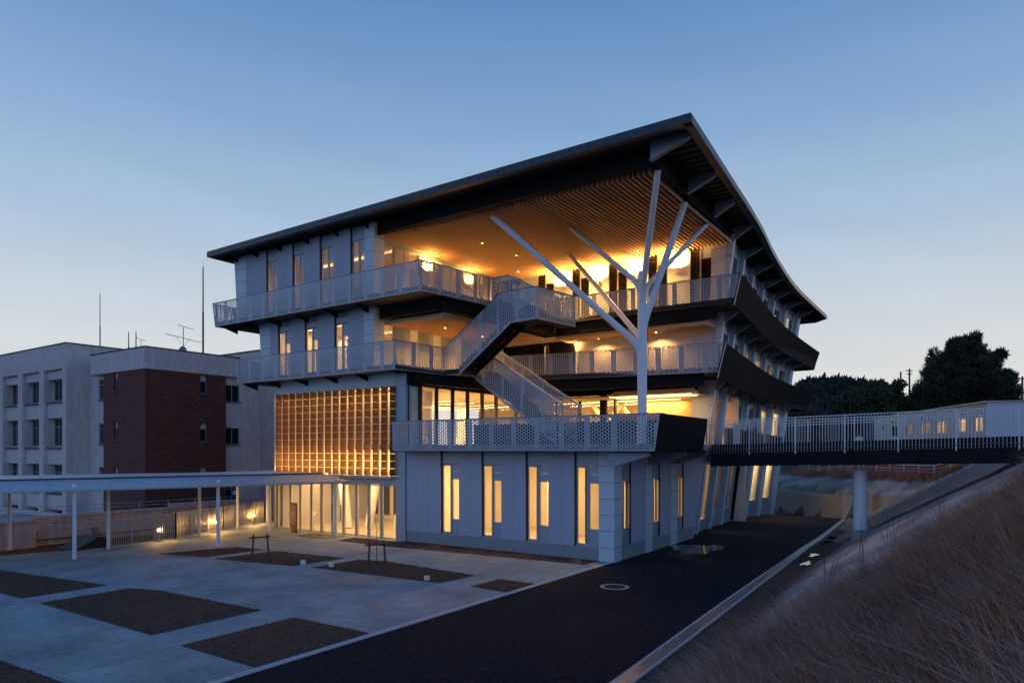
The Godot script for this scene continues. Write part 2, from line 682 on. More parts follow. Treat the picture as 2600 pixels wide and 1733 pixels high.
func bank(u: float, w: float) -> float:
	var foot := smooth_curve(DRAIN_R, w) - 0.12
	var d := foot - u
	var y := gy(w) - 0.4
	if d > -0.75:
		y = gy(w) - 0.03
	var d2 := (u + 2.64) * -0.667 + (w - 37.0) * 0.745
	var s1 := (u - 5.0) * -0.745 + (w - 44.0) * -0.667
	var cap := clampf(2.3 + 0.17 * maxf(s1, 0.0), 2.3, 4.9)
	cap = lerpf(cap, 4.7, smoothstep(9.0, 16.0, d2))
	if d > 0.0:
		y = gy(w) + 0.1 * minf(d, 0.8) + 0.6 * maxf(d - 0.8, 0.0)
	if d2 > 0.75:
		y = maxf(y, 0.6 + 0.36 * d2)
	var soft := 0.6
	if y > cap - soft:
		y = cap - soft + soft * (1.0 - exp(-(y - cap + soft) / soft))
	return y


func terrain(u: float, w: float) -> float:
	var y := bank(u, w)
	if u > 12.0:
		var e := curve_x(w)
		if u > e + 0.25 and w < 60.0:
			y = -2.3
	if w > 12.0 and u > 4.0:
		y = minf(y, maxf(gy(w) - 0.4, y))
	var p := Vector3(u, 0, w) - EYE
	var far := p.dot(AHEAD)
	var across := p.dot(ACROSS)
	if far > 120.0:
		var ratio := across / far
		var rise := 31.0 * exp(-pow((far - 330.0) / 110.0, 2.0)) * smoothstep(0.25, 0.46, ratio) * (1.0 - 0.55 * smoothstep(0.5, 0.62, ratio))
		rise += 3.0 * sin(across * 0.03) * smoothstep(150.0, 250.0, far)
		y += maxf(rise, 0.0)
	return y


func curve_x(w: float) -> float:
	var t := []
	for e in EDGE:
		t.append([e[1], e[0]])
	return curve(t, w)


func steps(list: Array) -> PackedFloat32Array:  # [from, to, step] runs one after another
	var out := PackedFloat32Array()
	for s in list:
		var x: float = s[0]
		while x < s[1] - 1e-4:
			out.append(x)
			x += s[2]
	out.append(list[-1][1])
	return out


func ground() -> void:
	var xs := steps([[-900, -300, 100], [-300, -100, 25], [-100, -40, 6], [-40, -22, 2], [-22, -2, 0.2], [-2, 20, 2], [20, 30, 0.5], [30, 60, 5], [60, 300, 30], [300, 900, 100]])
	var zs := steps([[-600, -100, 100], [-100, -40, 15], [-40, -26, 2], [-26, 46, 0.4], [46, 70, 1], [70, 130, 5], [130, 420, 12], [420, 1000, 80]])
	var patches := noise(0.35, 3, 21)
	var broad := noise(0.09, 3, 22)
	var streaks := noise(0.5, 3, 23)
	var hs := []
	var cols := []
	for z in zs:
		var row := PackedFloat32Array()
		var crow := PackedColorArray()
		for x in xs:
			var y := terrain(x, z)
			var d := smooth_curve(DRAIN_R, z) - 0.12 - x
			var d2 := (x + 2.64) * -0.667 + (z - 37.0) * 0.745
			if d > 0.05 and d < 14.0 and z < 50.0:
				y += 0.05 * patches.get_noise_2d(x * 3.0, z * 1.2) + 0.03 * streaks.get_noise_2d(x * 4.0, z * 4.0)
			row.append(y)
			var a := patches.get_noise_2d(x * 2.0, z * 0.7)
			var b := broad.get_noise_2d(x, z)
			var pale := Color(0.46, 0.49, 0.47).lerp(Color(0.22, 0.22, 0.19), clampf(0.5 + 1.1 * a, 0.0, 1.0))
			var mud := Color(0.05, 0.034, 0.025).lerp(Color(0.03, 0.024, 0.02), clampf(0.5 + a, 0.0, 1.0))
			var hay := Color(0.13, 0.06, 0.036).lerp(Color(0.07, 0.04, 0.026), clampf(0.5 + a, 0.0, 1.0))
			var c := mud if d < 0.9 and d2 < 0.5 else pale
			if d > 0.0 and d2 < 0.5:
				var strip := smoothstep(0.9, 1.9, d + 0.7 * a + 0.5 * b)
				c = mud.lerp(pale, strip)
				# a gully of bare earth runs up the bank past the bridge pier
				var gully := absf((z - 9.2) + (d - 2.0) * 0.55) - 0.5
				c = c.lerp(mud, (1.0 - smoothstep(0.0, 1.2, gully + 0.5 * a)) * smoothstep(1.0, 2.0, d))
				if z > 10.0:
					c = c.lerp(Color(0.26, 0.22, 0.185), smoothstep(10.0, 13.0, z) * (0.5 + 0.5 * clampf(0.5 + b * 1.5, 0.0, 1.0)))
			if grassy(x, z) > -0.6:
				c = c.lerp(hay, smoothstep(-0.6, 0.2, grassy(x, z)))
			if d2 > 0.5:
				var cap_near := smoothstep(3.6, 4.6, d2 + 0.6 * a)
				c = c.lerp(hay, cap_near)
			if Vector2(x, z).length() > 90.0:
				c = Color(0.04, 0.034, 0.024)
			crow.append(c)
		hs.append(row)
		cols.append(crow)
	var s := Shape.new()
	var norm := func(i: int, j: int) -> Vector3:
		var i0 := maxi(i - 1, 0)
		var i1 := mini(i + 1, xs.size() - 1)
		var j0 := maxi(j - 1, 0)
		var j1 := mini(j + 1, zs.size() - 1)
		return Vector3(-(hs[j][i1] - hs[j][i0]) / (xs[i1] - xs[i0]), 1.0, -(hs[j1][i] - hs[j0][i]) / (zs[j1] - zs[j0])).normalized()
	for j in zs.size() - 1:
		for i in xs.size() - 1:
			for q in [[0, 0], [1, 0], [1, 1], [0, 0], [1, 1], [0, 1]]:
				s.v.append(Vector3(xs[i + q[0]], hs[j + q[1]][i + q[0]], zs[j + q[1]]))
				s.n.append(norm.call(i + q[0], j + q[1]))
				s.c.append(cols[j + q[1]][i + q[0]])
	setting("ground", s, mats.hill_soil)

	# the plaza: concrete slabs with open joints on a bed
	var outline := PackedVector2Array()
	for e in EDGE:
		if e[1] <= 2.0:
			outline.append(Vector2(e[0], e[1]))
	outline.append_array([Vector2(25.3, 2.0), Vector2(21.6, 2.0), Vector2(21.6, -0.02), Vector2(0.26, -0.02), Vector2(0.26, -60)])
	s = Shape.new()
	s.slab(outline, -2.4, -0.03)
	var plaza := setting("plaza_base", s, mats.fair_concrete)
	plaza.name = "pavement"
	var us := [0.26, 3.1, 4.6, 10.72, 11.9, 18.0, 28.0]
	var ws := [-60.0, -40.0, -29.0, -22.0, -18.75, -16.2, -13.05, -9.0, -5.3, -1.2, 3.0]
	for i in us.size() - 1:
		for j in ws.size() - 1:
			var g := 0.006
			var cell := PackedVector2Array([Vector2(us[i] + g, ws[j] + g), Vector2(us[i + 1] - g, ws[j] + g), Vector2(us[i + 1] - g, ws[j + 1] - g), Vector2(us[i] + g, ws[j + 1] - g)])
			for piece in Geometry2D.intersect_polygons(cell, outline):
				s = Shape.new()
				s.slab(piece, -0.03, 0.0)
				part("paving_slab", s, mats.plaza_concrete, plaza)
	# kerb between plaza and road, in lengths
	var kerb := Node3D.new()
	kerb.name = "kerb"
	add_child(kerb)
	kerb.set_meta("kind", "structure")
	base_of[kerb] = Vector3.ZERO
	var z := -42.0
	while z < -0.3:
		s = Shape.new()
		s.box(0.03, -0.3, z + 0.008, 0.255, 0.012, minf(z + 1.2, -0.05) - 0.008)
		part("kerb_stone", s, mats.kerb_concrete, kerb)
		z += 1.2
	# asphalt
	s = Shape.new()
	z = -60.0
	while z < 36.0:
		var z1 := minf(z + 1.0, 36.2)
		var l := func(w: float) -> float: return 0.028 if w < 0.0 else maxf(0.02, smooth_curve(SIDE, w)) + 0.3
		var a := Vector3(l.call(z), gy(z) - 0.004, z)
		var b := Vector3(l.call(z1), gy(z1) - 0.004, z1)
		var d := Vector3(smooth_curve(DRAIN_L, z1) + 0.002, gy(z1) - 0.004, z1)
		var e := Vector3(smooth_curve(DRAIN_L, z) + 0.002, gy(z) - 0.004, z)
		s.quad(a, e, d, b)
		z = z1
	setting("road", s, mats.asphalt)
	s = Shape.new()
	s.slab(PackedVector2Array([Vector2(3.3, 36.25), Vector2(-2.72, 36.25), Vector2(-2.6, 37.2), Vector2(4.4, 43.5), Vector2(14, 52), Vector2(30, 52), Vector2(30, 43.6), Vector2(3.3, 43.6)]), -1.3, -1.05)
	setting("concrete_apron", s, mats.apron_concrete)
	# puddle on the asphalt
	s = Shape.new()
	var rim := PackedVector2Array()
	for k in 40:
		var a := TAU * k / 40.0
		var r := 1.0 + 0.22 * sin(3 * a + 1.0) + 0.12 * sin(7 * a)
		rim.append(Vector2(-1.4 + 1.05 * r * cos(a), 5.6 + 1.55 * r * sin(a)))
	s.slab(rim, 0.0015, 0.0015)
	setting("puddle", s, mats.puddle_water)
	s = Shape.new()
	for q in [[-5.6, 15.0, 0.22, 1.2], [-5.9, 11.5, 0.25, 0.9], [-5.3, 18.5, 0.2, 1.3], [-6.5, 3.5, 0.15, 0.5], [-6.3, 6.0, 0.14, 0.5]]:
		var p := PackedVector2Array()
		for k in 18:
			var a := TAU * k / 18.0
			var r: float = 1.0 + 0.3 * sin(3 * a + q[1]) + 0.2 * sin(5 * a)
			p.append(Vector2(q[0] + q[2] * r * cos(a), q[1] + q[3] * r * sin(a)))
		var y: float = bank(q[0], q[1]) + 0.045
		s.slab(p, y, y)
	setting("mud_puddles", s, mats.puddle_water).set_meta("kind", "structure")
	# planting beds laid with brown turf
	var beds := [
		[Vector2(0.3, -16.2), Vector2(3.08, -16.2), Vector2(3.12, -13.05), Vector2(0.3, -13.0)],
		[Vector2(4.55, -16.12), Vector2(10.68, -16.15), Vector2(10.72, -13.6), Vector2(9.5, -13.2), Vector2(4.6, -13.06)],
		[Vector2(11.9, -16.2), Vector2(20.0, -16.4), Vector2(19.8, -14.9), Vector2(15.0, -14.2), Vector2(11.9, -13.75)],
		[Vector2(0.3, -26), Vector2(10.6, -26), Vector2(10.6, -19.3), Vector2(5.0, -19.0), Vector2(0.3, -18.75)],
		[Vector2(14.75, -8.5), Vector2(17.3, -9.1), Vector2(16.3, -6.0), Vector2(14.66, -5.85)],
		[Vector2(9.96, -7.8), Vector2(14.05, -8.5), Vector2(13.78, -5.75), Vector2(9.7, -5.4)],
		[Vector2(3.05, -7.2), Vector2(9.0, -7.6), Vector2(8.9, -5.3), Vector2(7.8, -5.0), Vector2(2.9, -5.4)],
		[Vector2(0.3, -7.15), Vector2(1.74, -7.06), Vector2(1.75, -5.5), Vector2(0.3, -5.5)],
		[Vector2(0.75, -1.15), Vector2(6.0, -1.5), Vector2(11.0, -1.9), Vector2(14.2, -1.75), Vector2(14.4, -0.5), Vector2(11.2, -0.45), Vector2(11.2, -0.06), Vector2(0.72, -0.06)],
	]
	var sod := noise(1.2, 3, 31)
	for bed in beds:
		s = Shape.new()
		s.slab(PackedVector2Array(bed), -0.02, 0.016)
		# clods and tufts so the turf has a surface
		var poly := PackedVector2Array(bed)
		var lo: Vector2 = bed[0]
		var hi: Vector2 = bed[0]
		for q in bed:
			lo = lo.min(q)
			hi = hi.max(q)
		var count := int((hi.x - lo.x) * (hi.y - lo.y) * 70.0)
		for k in count:
			var q := Vector2(rng.randf_range(lo.x, hi.x), rng.randf_range(lo.y, hi.y))
			if not Geometry2D.is_point_in_polygon(q, poly):
				continue
			var r := rng.randf_range(0.02, 0.06)
			var t := rng.randf() * TAU
			var hgt := rng.randf_range(0.012, 0.035)
			var top := Vector3(q.x, 0.016 + hgt, q.y)
			var c0 := Vector3(q.x + r * cos(t), 0.014, q.y + r * sin(t))
			var c1 := Vector3(q.x + r * cos(t + 2.1), 0.014, q.y + r * sin(t + 2.1))
			var c2 := Vector3(q.x + r * cos(t + 4.2), 0.014, q.y + r * sin(t + 4.2))
			s.tri(c1, c0, top)
			s.tri(c2, c1, top)
			s.tri(c0, c2, top)
		setting("lawn_bed", s, mats.bed_turf, "stuff")


var bld: Node3D
const FRONT := Basis.IDENTITY
const SIDEWAYS := Basis(Vector3(0, 0, -1), Vector3(0, 1, 0), Vector3(1, 0, 0))  # x to the left seen from outside, z inwards


# a glazed window w x h; its lower corner (least x seen along the wall) at where; z points indoors
func window(parent: Node, where: Transform3D, w: float, h: float, frame := "frame_metal", glass := "glass", blinds := 0.0, thick := 0.045) -> MeshInstance3D:
	var key := "win%.3f_%.3f_%.3f" % [w, h, thick]
	if not shared.has(key):
		var s := Shape.new()
		s.box(0, 0, -0.02, thick, h, 0.06)
		s.box(w - thick, 0, -0.02, w, h, 0.06)
		s.box(thick, 0, -0.02, w - thick, thick, 0.06)
		s.box(thick, h - thick, -0.02, w - thick, h, 0.06)
		shared[key] = s.mesh()
		s = Shape.new()
		s.quad(Vector3(thick, thick, 0.02), Vector3(thick, h - thick, 0.02), Vector3(w - thick, h - thick, 0.02), Vector3(w - thick, thick, 0.02))
		shared[key + "p"] = s.mesh()
	var o := placed("window", shared[key], mats[frame], parent, where)
	placed("pane", shared[key + "p"], mats[glass], o, Transform3D())
	if blinds > 0.0:
		var s := Shape.new()
		var y := h - 0.08
		while y > h * (1.0 - blinds):
			s.hexa([Vector3(0.05, y, 0.10), Vector3(w - 0.05, y, 0.10), Vector3(w - 0.05, y - 0.03, 0.15), Vector3(0.05, y - 0.03, 0.15), Vector3(0.05, y + 0.004, 0.10), Vector3(w - 0.05, y + 0.004, 0.10), Vector3(w - 0.05, y - 0.026, 0.15), Vector3(0.05, y - 0.026, 0.15)])
			y -= 0.10
		part("blind", s, mats.blind, o)
	return o


func bx(called: String, m: String, x0: float, y0: float, z0: float, x1: float, y1: float, z1: float, parent: Node = null) -> MeshInstance3D:
	var s := Shape.new()
	s.box(x0, y0, z0, x1, y1, z1)
	return part(called, s, mats[m], bld if parent == null else parent)


func fr(x: float, y: float, z: float) -> Transform3D:
	return Transform3D(FRONT, Vector3(x, y, z))


func sd(x: float, y: float, z: float) -> Transform3D:  # z is the end farther from the viewer's corner
	return Transform3D(SIDEWAYS, Vector3(x, y, z))


func bay(u0: float, u1: float, y0: float, y1: float, top: float, bottom_pane: float, blinds := 0.0, lit := true) -> void:
	# one window bay of the front: tall light on the viewer's left (greater x), short light with metal panels on the right
	var mid := lerpf(u0, u1, 0.47)
	var gl := "glass"
	bx("metal_panel", "metal_panel", u0 + 0.004, y1 + 0.035, 0.07, u1 - 0.05, top, 0.14)
	bx("window_head", "dark_frame", u0, y1, 0.09, u1 - 0.05, y1 + 0.03, 0.16)
	window(bld, fr(mid + 0.03, y0, 0.1), u1 - 0.06 - mid - 0.03, y1 - y0, "frame_metal", gl)
	var head := y1 - (y1 - y0) * 0.2
	var sill := y0 + (y1 - y0) * 0.19
	if bottom_pane >= 0.0:
		sill = bottom_pane
	window(bld, fr(u0, sill, 0.1), mid - 0.03 - u0, head - sill, "frame_metal", gl, blinds)
	bx("mullion", "frame_metal", mid - 0.028, y0, 0.06, mid + 0.028, y1 - 0.002, 0.17)
	var hm := (head + y1) / 2.0
	bx("metal_panel", "metal_panel", u0, head + 0.006, 0.09, mid - 0.03, hm - 0.005, 0.16)
	bx("metal_panel", "metal_panel", u0, hm + 0.005, 0.09, mid - 0.03, y1 - 0.004, 0.16)
	if sill > y0 + 0.1:
		var sm := (sill + y0) / 2.0
		bx("metal_panel", "metal_panel", u0, y0 + 0.004, 0.09, mid - 0.03, sm - 0.005, 0.16)
		bx("metal_panel", "metal_panel", u0, sm + 0.005, 0.09, mid - 0.03, sill - 0.006, 0.16)
	bx("window_foot", "metal_panel", u0, y0 - 0.08, 0.05, u1 - 0.05, y0 - 0.002, 0.2)
	# returns of the neighbouring panels
	bx("reveal", "dark_frame", u1 - 0.045, y0 - 0.02, 0.02, u1 - 0.002, top, 0.2)


func panel_run(u0: float, u1: float, y0: float, y1: float, count: int) -> void:
	for k in count:
		var a := lerpf(u0, u1, float(k) / count)
		var b := lerpf(u0, u1, float(k + 1) / count)
		bx("wall_panel", "precast", a + 0.005, y0, -0.035, b - 0.005, y1, 0.045)
	bx("wall_backing", "dark_wall", u0 + 0.004, y0 - 0.05, 0.05, u1 - 0.004, y1 + 0.02, 0.24)


func pier(x0: float, x1: float, z0: float, z1: float, joints: Array) -> void:
	bx("pier_core", "dark_wall", x0 + 0.02, joints[0], z0 + 0.02, x1 - 0.02, joints[-1], z1 - 0.02)
	for i in joints.size() - 1:
		bx("pier_panel", "pale_panel", x0, joints[i] + 0.011, z0, x1, joints[i + 1] - 0.011, z1)


func building_front() -> void:
	bld = thing("campus_building", "long four storey building with dark oversailing roof, pierced metal balconies and lit windows at dusk", "building", Vector3(10, 0, 18))
	# ground storey, front
	var us := [0.69, 2.35, 4.1, 5.85, 7.6, 9.35, 11.27]
	for i in 6:
		bx("plinth_block", "fair_concrete", us[i] + 0.004, -0.3, 0.0, us[i + 1] - 0.004, 0.52, 0.28)
	pier(0.0, 0.69, -0.002, 0.69, [-0.2, 0.55, 1.22, 1.87, 2.52, 3.19, 3.86, 4.47])
	for b in [[0.69, 1.82], [3.08, 4.24], [5.53, 6.65], [7.95, 9.08]]:
		bay(b[0], b[1], 0.6, 3.81, 4.42, 1.22)
	panel_run(1.82, 3.08, 0.53, 4.42, 2)
	panel_run(4.24, 5.53, 0.53, 4.42, 2)
	panel_run(6.65, 7.95, 0.53, 4.42, 2)
	panel_run(9.08, 11.27, 0.53, 4.42, 3)
	# corner post between the concrete wall and the entrance, with its metal panels
	for q in [[-0.2, 3.2], [3.215, 4.6], [4.615, 7.67], [7.685, 8.3]]:
		bx("corner_post", "metal_panel", 11.29, q[0], -0.1, 11.93, q[1], 0.35)
	# band of panels above the louvres
	var bu := [11.94, 13.9, 16.5, 19.0, 21.55]
	for i in 4:
		bx("band_panel", "pale_panel", bu[i] + 0.006, 7.74, -0.1, bu[i + 1] - 0.006, 8.36, 0.2)
	bx("band_rail", "frame_metal", 11.94, 7.68, -0.14, 21.6, 7.73, 0.3)
	bx("left_jamb", "frame_metal", 21.5, -0.2, -0.12, 21.6, 7.68, 0.3)
	bx("left_wall", "precast", 21.35, -0.3, 0.32, 21.6, 8.36, 12)
	# terracotta louvres: fins built of stacked boards with open joints
	bx("louvre_sill", "frame_metal", 11.94, 3.08, -0.42, 21.49, 3.2, 0.12)
	var board := Shape.new()
	board.box(-0.03, 0.0, -0.36, 0.03, 0.352, 0.0)
	var board_mesh := board.mesh()
	var rail := Shape.new()
	rail.box(-0.035, 0.0, -0.30, 0.035, 4.46, -0.27)
	for k in 16:
		var u := 12.06 + 0.6 * k
		if u > 21.4:
			continue
		var fin := empty_part("louvre_fin", bld)
		for j in 12:
			placed("louvre_board", board_mesh, mats.terracotta, fin, Transform3D(Basis(), Vector3(u, 3.215 + 0.3725 * j, 0.0)))
		var s := Shape.new()
		s.box(u - 0.045, 3.2, 0.004, u + 0.045, 7.68, 0.06)
		part("louvre_post", s, mats.cream_frame, fin)
		if k < 15:
			for y in ([5.3] if k % 2 else [6.35, 3.9]):
				var t := Shape.new()
				t.box(u - 0.07, y, -0.2, u + 0.07, y + 0.05, -0.14)
				part("clamp", t, mats.dark_frame, fin)
	# entrance glazing
	var mu := [21.5, 20.33, 19.46, 18.52, 17.66, 16.78, 15.9, 14.92, 14.0, 13.08, 11.97]
	for i in 10:
		window(bld, fr(mu[i + 1] + 0.03, 0.02, 0.06), mu[i] - mu[i + 1] - 0.06, 2.72, "cream_frame", "glass", 0.0, 0.06)
		bx("mullion", "cream_frame", mu[i + 1] - 0.028, 0.0, -0.02, mu[i + 1] + 0.028, 2.76, 0.2)
	bx("door_handle", "dark_frame", 16.0, 0.7, -0.05, 16.03, 1.6, -0.02)
	bx("door_handle", "dark_frame", 16.72, 0.7, -0.05, 16.75, 1.6, -0.02)
	bx("entrance_head", "metal_panel", 11.94, 2.77, -0.1, 21.49, 3.07, 0.3)
	# upper wings: third and fourth storeys left of the terraces
	for f in [[8.6, 11.95, 10.62, 11.24, [[22.94, 22.04], [14.27, 13.57]], [[20.24, 21.37], [17.87, 19.0], [15.47, 16.56]], [[21.37, 22.04], [19.0, 20.24], [16.56, 17.87], [14.27, 15.47]]], [12.13, 16.2, 14.85, 15.47, [[25.36, 24.35], [14.21, 13.52]], [[21.38, 22.46], [19.01, 20.06], [16.6, 17.73], [14.21, 15.3]], [[22.46, 24.35], [20.06, 21.38], [17.73, 19.01], [15.3, 16.6]]]]:
		var y0: float = f[0]
		var y1: float = f[1]
		for b in f[5]:
			var mid := lerpf(b[0], b[1], 0.47)
			bx("metal_panel", "metal_panel", b[0] + 0.004, f[3] + 0.035, 0.07, b[1] - 0.05, y1, 0.14)
			bx("window_head", "dark_frame", b[0], f[3], 0.09, b[1] - 0.05, f[3] + 0.03, 0.16)
			window(bld, fr(mid + 0.03, y0, 0.1), b[1] - 0.06 - mid - 0.03, f[3] - y0)
			window(bld, fr(b[0], y0, 0.1), mid - 0.03 - b[0], f[2] - y0, "frame_metal", "glass", 0.75 if y0 > 10.0 else 0.0)
			bx("mullion", "frame_metal", mid - 0.028, y0, 0.06, mid + 0.028, f[3] - 0.002, 0.17)
			var hm: float = (f[2] + f[3]) / 2.0
			bx("metal_panel", "metal_panel", b[0], f[2] + 0.006, 0.09, mid - 0.03, hm - 0.005, 0.16)
			bx("metal_panel", "metal_panel", b[0], hm + 0.005, 0.09, mid - 0.03, f[3] - 0.004, 0.16)
			bx("reveal", "dark_frame", b[1] - 0.045, y0, 0.02, b[1] - 0.002, y1, 0.2)
		for p in f[6]:
			panel_run(p[0], p[1], y0, y1, 1 if p[1] - p[0] < 0.8 else 2 if p[1] - p[0] < 1.7 else 3)
		# end piers: the far one is battered, the near one square and returning along the terrace
		var far: Array = f[4][0]
		var joints := []
		var jy := y1
		while jy > y0 - 0.1:
			joints.push_front(jy)
			jy -= 0.76
		joints[0] = y0 - 0.05
		for i in joints.size() - 1:
			var lean := func(y: float) -> float: return far[0] + (y - y0 - 1.5) * 0.085
			var ya: float = joints[i] + 0.011
			var yb: float = joints[i + 1] - 0.011
			var s := Shape.new()
			s.hexa([Vector3(far[1] + 0.005, ya, -0.04), Vector3(lean.call(ya), ya, -0.04), Vector3(lean.call(ya), ya, 0.5), Vector3(far[1] + 0.005, ya, 0.5), Vector3(far[1] + 0.005, yb, -0.04), Vector3(lean.call(yb), yb, -0.04), Vector3(lean.call(yb), yb, 0.5), Vector3(far[1] + 0.005, yb, 0.5)])
			part("pier_panel", s, mats.pale_panel, bld)
		bx("end_wall", "precast", far[1], y0, 0.5, far[1] + 0.3, y1, 13.0)
		pier(f[4][1][1], f[4][1][0], -0.04, 0.69, joints)


# the wall along the drive: it bends inwards and leans out as it rises
func face(w: float, y: float) -> float:
	var lean := 0.13 * smoothstep(8.0, 11.6, w)
	return smooth_curve(SIDE, w) - lean * y


func side_wall(called: String, m: String, w0: float, w1: float, y0: float, y1: float, inset: float, thick: float, g0 := 0.0, g1 := 0.0) -> MeshInstance3D:
	var s := Shape.new()
	var p := []
	for y in [[y0 + g0, y0 + g1], [y1, y1]]:
		p.append_array([Vector3(face(w0, y[0]) + inset, y[0], w0), Vector3(face(w1, y[1]) + inset, y[1], w1), Vector3(face(w1, y[1]) + inset + thick, y[1], w1), Vector3(face(w0, y[0]) + inset + thick, y[0], w0)])
	s.hexa(p)
	return part(called, s, mats[m], bld)


func building_side() -> void:
	# straight first stretch of the ground storey
	for p in [[3.12, 3.84], [6.1, 6.86]]:
		pier(0.0, 0.6, p[0], p[1], [-0.3, 0.55, 1.22, 1.87, 2.52, 3.19, 3.86, 4.4])
	for q in [[0.7, 3.11], [3.85, 6.09], [6.87, 9.3]]:
		var z0: float = q[0]
		var z1: float = q[1]
		for k in 2:
			bx("plinth_block", "fair_concrete", 0.03, -0.4, lerpf(z0, z1, k / 2.0) + 0.004, 0.3, 0.55, lerpf(z0, z1, (k + 1) / 2.0) - 0.004)
		bx("metal_panel", "metal_panel", 0.1, 3.22, z0, 0.2, 4.4, z0 + 0.95)
		window(bld, sd(0.1, 0.6, z0 + 0.27), 0.24, 3.2)
		bx("mullion", "frame_metal", 0.07, 0.57, z0 + 0.272, 0.2, 3.2, z0 + 0.318)
		window(bld, sd(0.1, 1.2, z0 + 0.93), 0.6, 1.98)
		bx("metal_panel", "metal_panel", 0.1, 0.56, z0 + 0.33, 0.2, 0.87, z0 + 0.93)
		bx("metal_panel", "metal_panel", 0.1, 0.885, z0 + 0.33, 0.2, 1.19, z0 + 0.93)
		bx("reveal", "dark_frame", 0.05, 0.56, z0 + 0.94, 0.25, 4.4, z0 + 0.985)
		for k in 2:
			bx("wall_panel", "precast", 0.04, 0.56, lerpf(z0 + 0.99, z1, k / 2.0) + 0.004, 0.13, 4.4, lerpf(z0 + 0.99, z1, (k + 1) / 2.0) - 0.004)
		bx("wall_backing", "dark_wall", 0.14, 0.5, z0 + 0.99, 0.3, 4.42, z1)
		bx("wall_backing", "dark_wall", 0.2, 3.2, z0, 0.3, 4.42, z0 + 0.99)
	# piers of the bending stretch on all four storeys
	var storeys := [[0.0, 4.4, 0], [4.75, 8.3, 1], [8.6, 11.9, 2], [12.13, 16.2, 3]]
	for st in storeys:
		for k in 7:
			var w := 11.6 + 4.2 * k
			var y0: float = st[0]
			var y1: float = st[1]
			if st[2] == 0:
				y0 = gy(w + 0.7) - 0.3
			var joints := []
			var jy := y1
			while jy > y0 + 0.15:
				joints.push_front(jy)
				jy -= 0.7
			joints.push_front(y0)
			for i in joints.size() - 1:
				side_wall("pier_panel", "pale_panel", w, w + 0.62, joints[i] + 0.011, joints[i + 1] - 0.011, 0.0, 0.95)
			side_wall("pier_core", "dark_wall", w + 0.03, w + 0.6, y0, y1, 0.03, 0.9)
			# bracket from the pier to the edge above
			if st[2] > 0 or k < 2:
				bracket_side(w + 0.1, y1, st[2])
			if k == 6:
				continue
			var w0 := w + 0.63
			var w1 := w + 4.19
			var ins := 0.3
			if st[2] == 0:
				side_wall("plinth_block", "fair_concrete", w0, (w0 + w1) / 2.0 - 0.005, -0.1, 0.5, 0.2, 0.5, gy(w0), gy(w1) - 0.1)
				side_wall("plinth_block", "fair_concrete", (w0 + w1) / 2.0 + 0.005, w1, -0.1, 0.5, 0.2, 0.5, gy(w0) - 0.1, gy(w1) - 0.1)
				y0 = 0.5
			# fixed light, then panels
			var wa := w0 + 1.9
			side_wall("wall_panel", "precast", w0, w0 + 1.1, y0, y1, ins, 0.2)
			side_wall("wall_panel", "metal_panel", wa + 1.0, w1, y0, y1, ins - 0.06, 0.26)
			side_wall("wall_panel", "metal_panel", w0 + 1.11, wa + 0.99, y1 - 0.75, y1, ins, 0.2)
			var f := side_wall("window", "frame_metal", wa + 0.93, wa + 0.99, y0, y1 - 0.76, ins, 0.12)
			var s := Shape.new()
			var ya := y0
			var yb := y1 - 0.76
			s.quad(Vector3(face(w0 + 0.81, ya) + ins + 0.05, ya, w0 + 1.11), Vector3(face(wa + 0.93, ya) + ins + 0.05, ya, wa + 0.93), Vector3(face(wa + 0.93, yb) + ins + 0.05, yb, wa + 0.93), Vector3(face(w0 + 0.81, yb) + ins + 0.05, yb, w0 + 1.11))
			part("pane", s, mats.glass, f)
		side_wall("end_panel", "pale_panel", 37.43, 38.0, st[0] - 1.0 if st[2] == 0 else st[0], st[1], 0.1, 0.5)
	side_wall("wall_panel", "precast", 9.31, 11.59, -0.4, 4.4, 0.06, 0.3)


# edges of the three upper decks along the drive, bottom and top lines
const EDGE4 := [[9.4, -2.33], [13.4, -1.9], [19.8, -1.16], [26.2, -0.66], [31.8, -0.42], [41.3, -0.18]]
const EDGE3 := [[8.35, -1.9], [14.8, -1.13], [22.0, -0.3], [28.0, 0.15], [34.0, 0.38], [41.3, 0.42]]
const EDGE2 := [[8.3, -1.95], [36.8, 2.0]]
const ROOF_EDGE := [[-1.15, -3.57], [4.4, -3.13], [12.2, -2.5], [18.3, -1.78], [24.2, -1.24], [28.8, -0.95], [32.5, -0.87], [41.3, -0.78]]


func bracket_side(w: float, y1: float, storey: int) -> void:
	var edge := [[], EDGE3, EDGE4, ROOF_EDGE]
	var off := 0.42 if storey < 3 else 0.32
	var tip: float
	if storey == 0:
		tip = -1.75
	else:
		tip = smooth_curve(edge[storey], w) + off
	var root := face(w, y1) + 0.05
	var s := Shape.new()
	var top := y1 + (0.05 if storey < 3 else 0.1)
	for z in [w]:
		s.hexa([Vector3(root, top - 0.62, z), Vector3(tip, top - 0.1, z), Vector3(tip, top - 0.1, z + 0.05), Vector3(root, top - 0.62, z + 0.05), Vector3(root, top, z), Vector3(tip, top, z), Vector3(tip, top, z + 0.05), Vector3(root, top, z + 0.05)])
		s.bar(Vector3(root, top - 0.62, z + 0.025), Vector3(tip, top - 0.1, z + 0.025), 0.22, 0.03)
	part("bracket", s, mats.bracket_steel, bld)


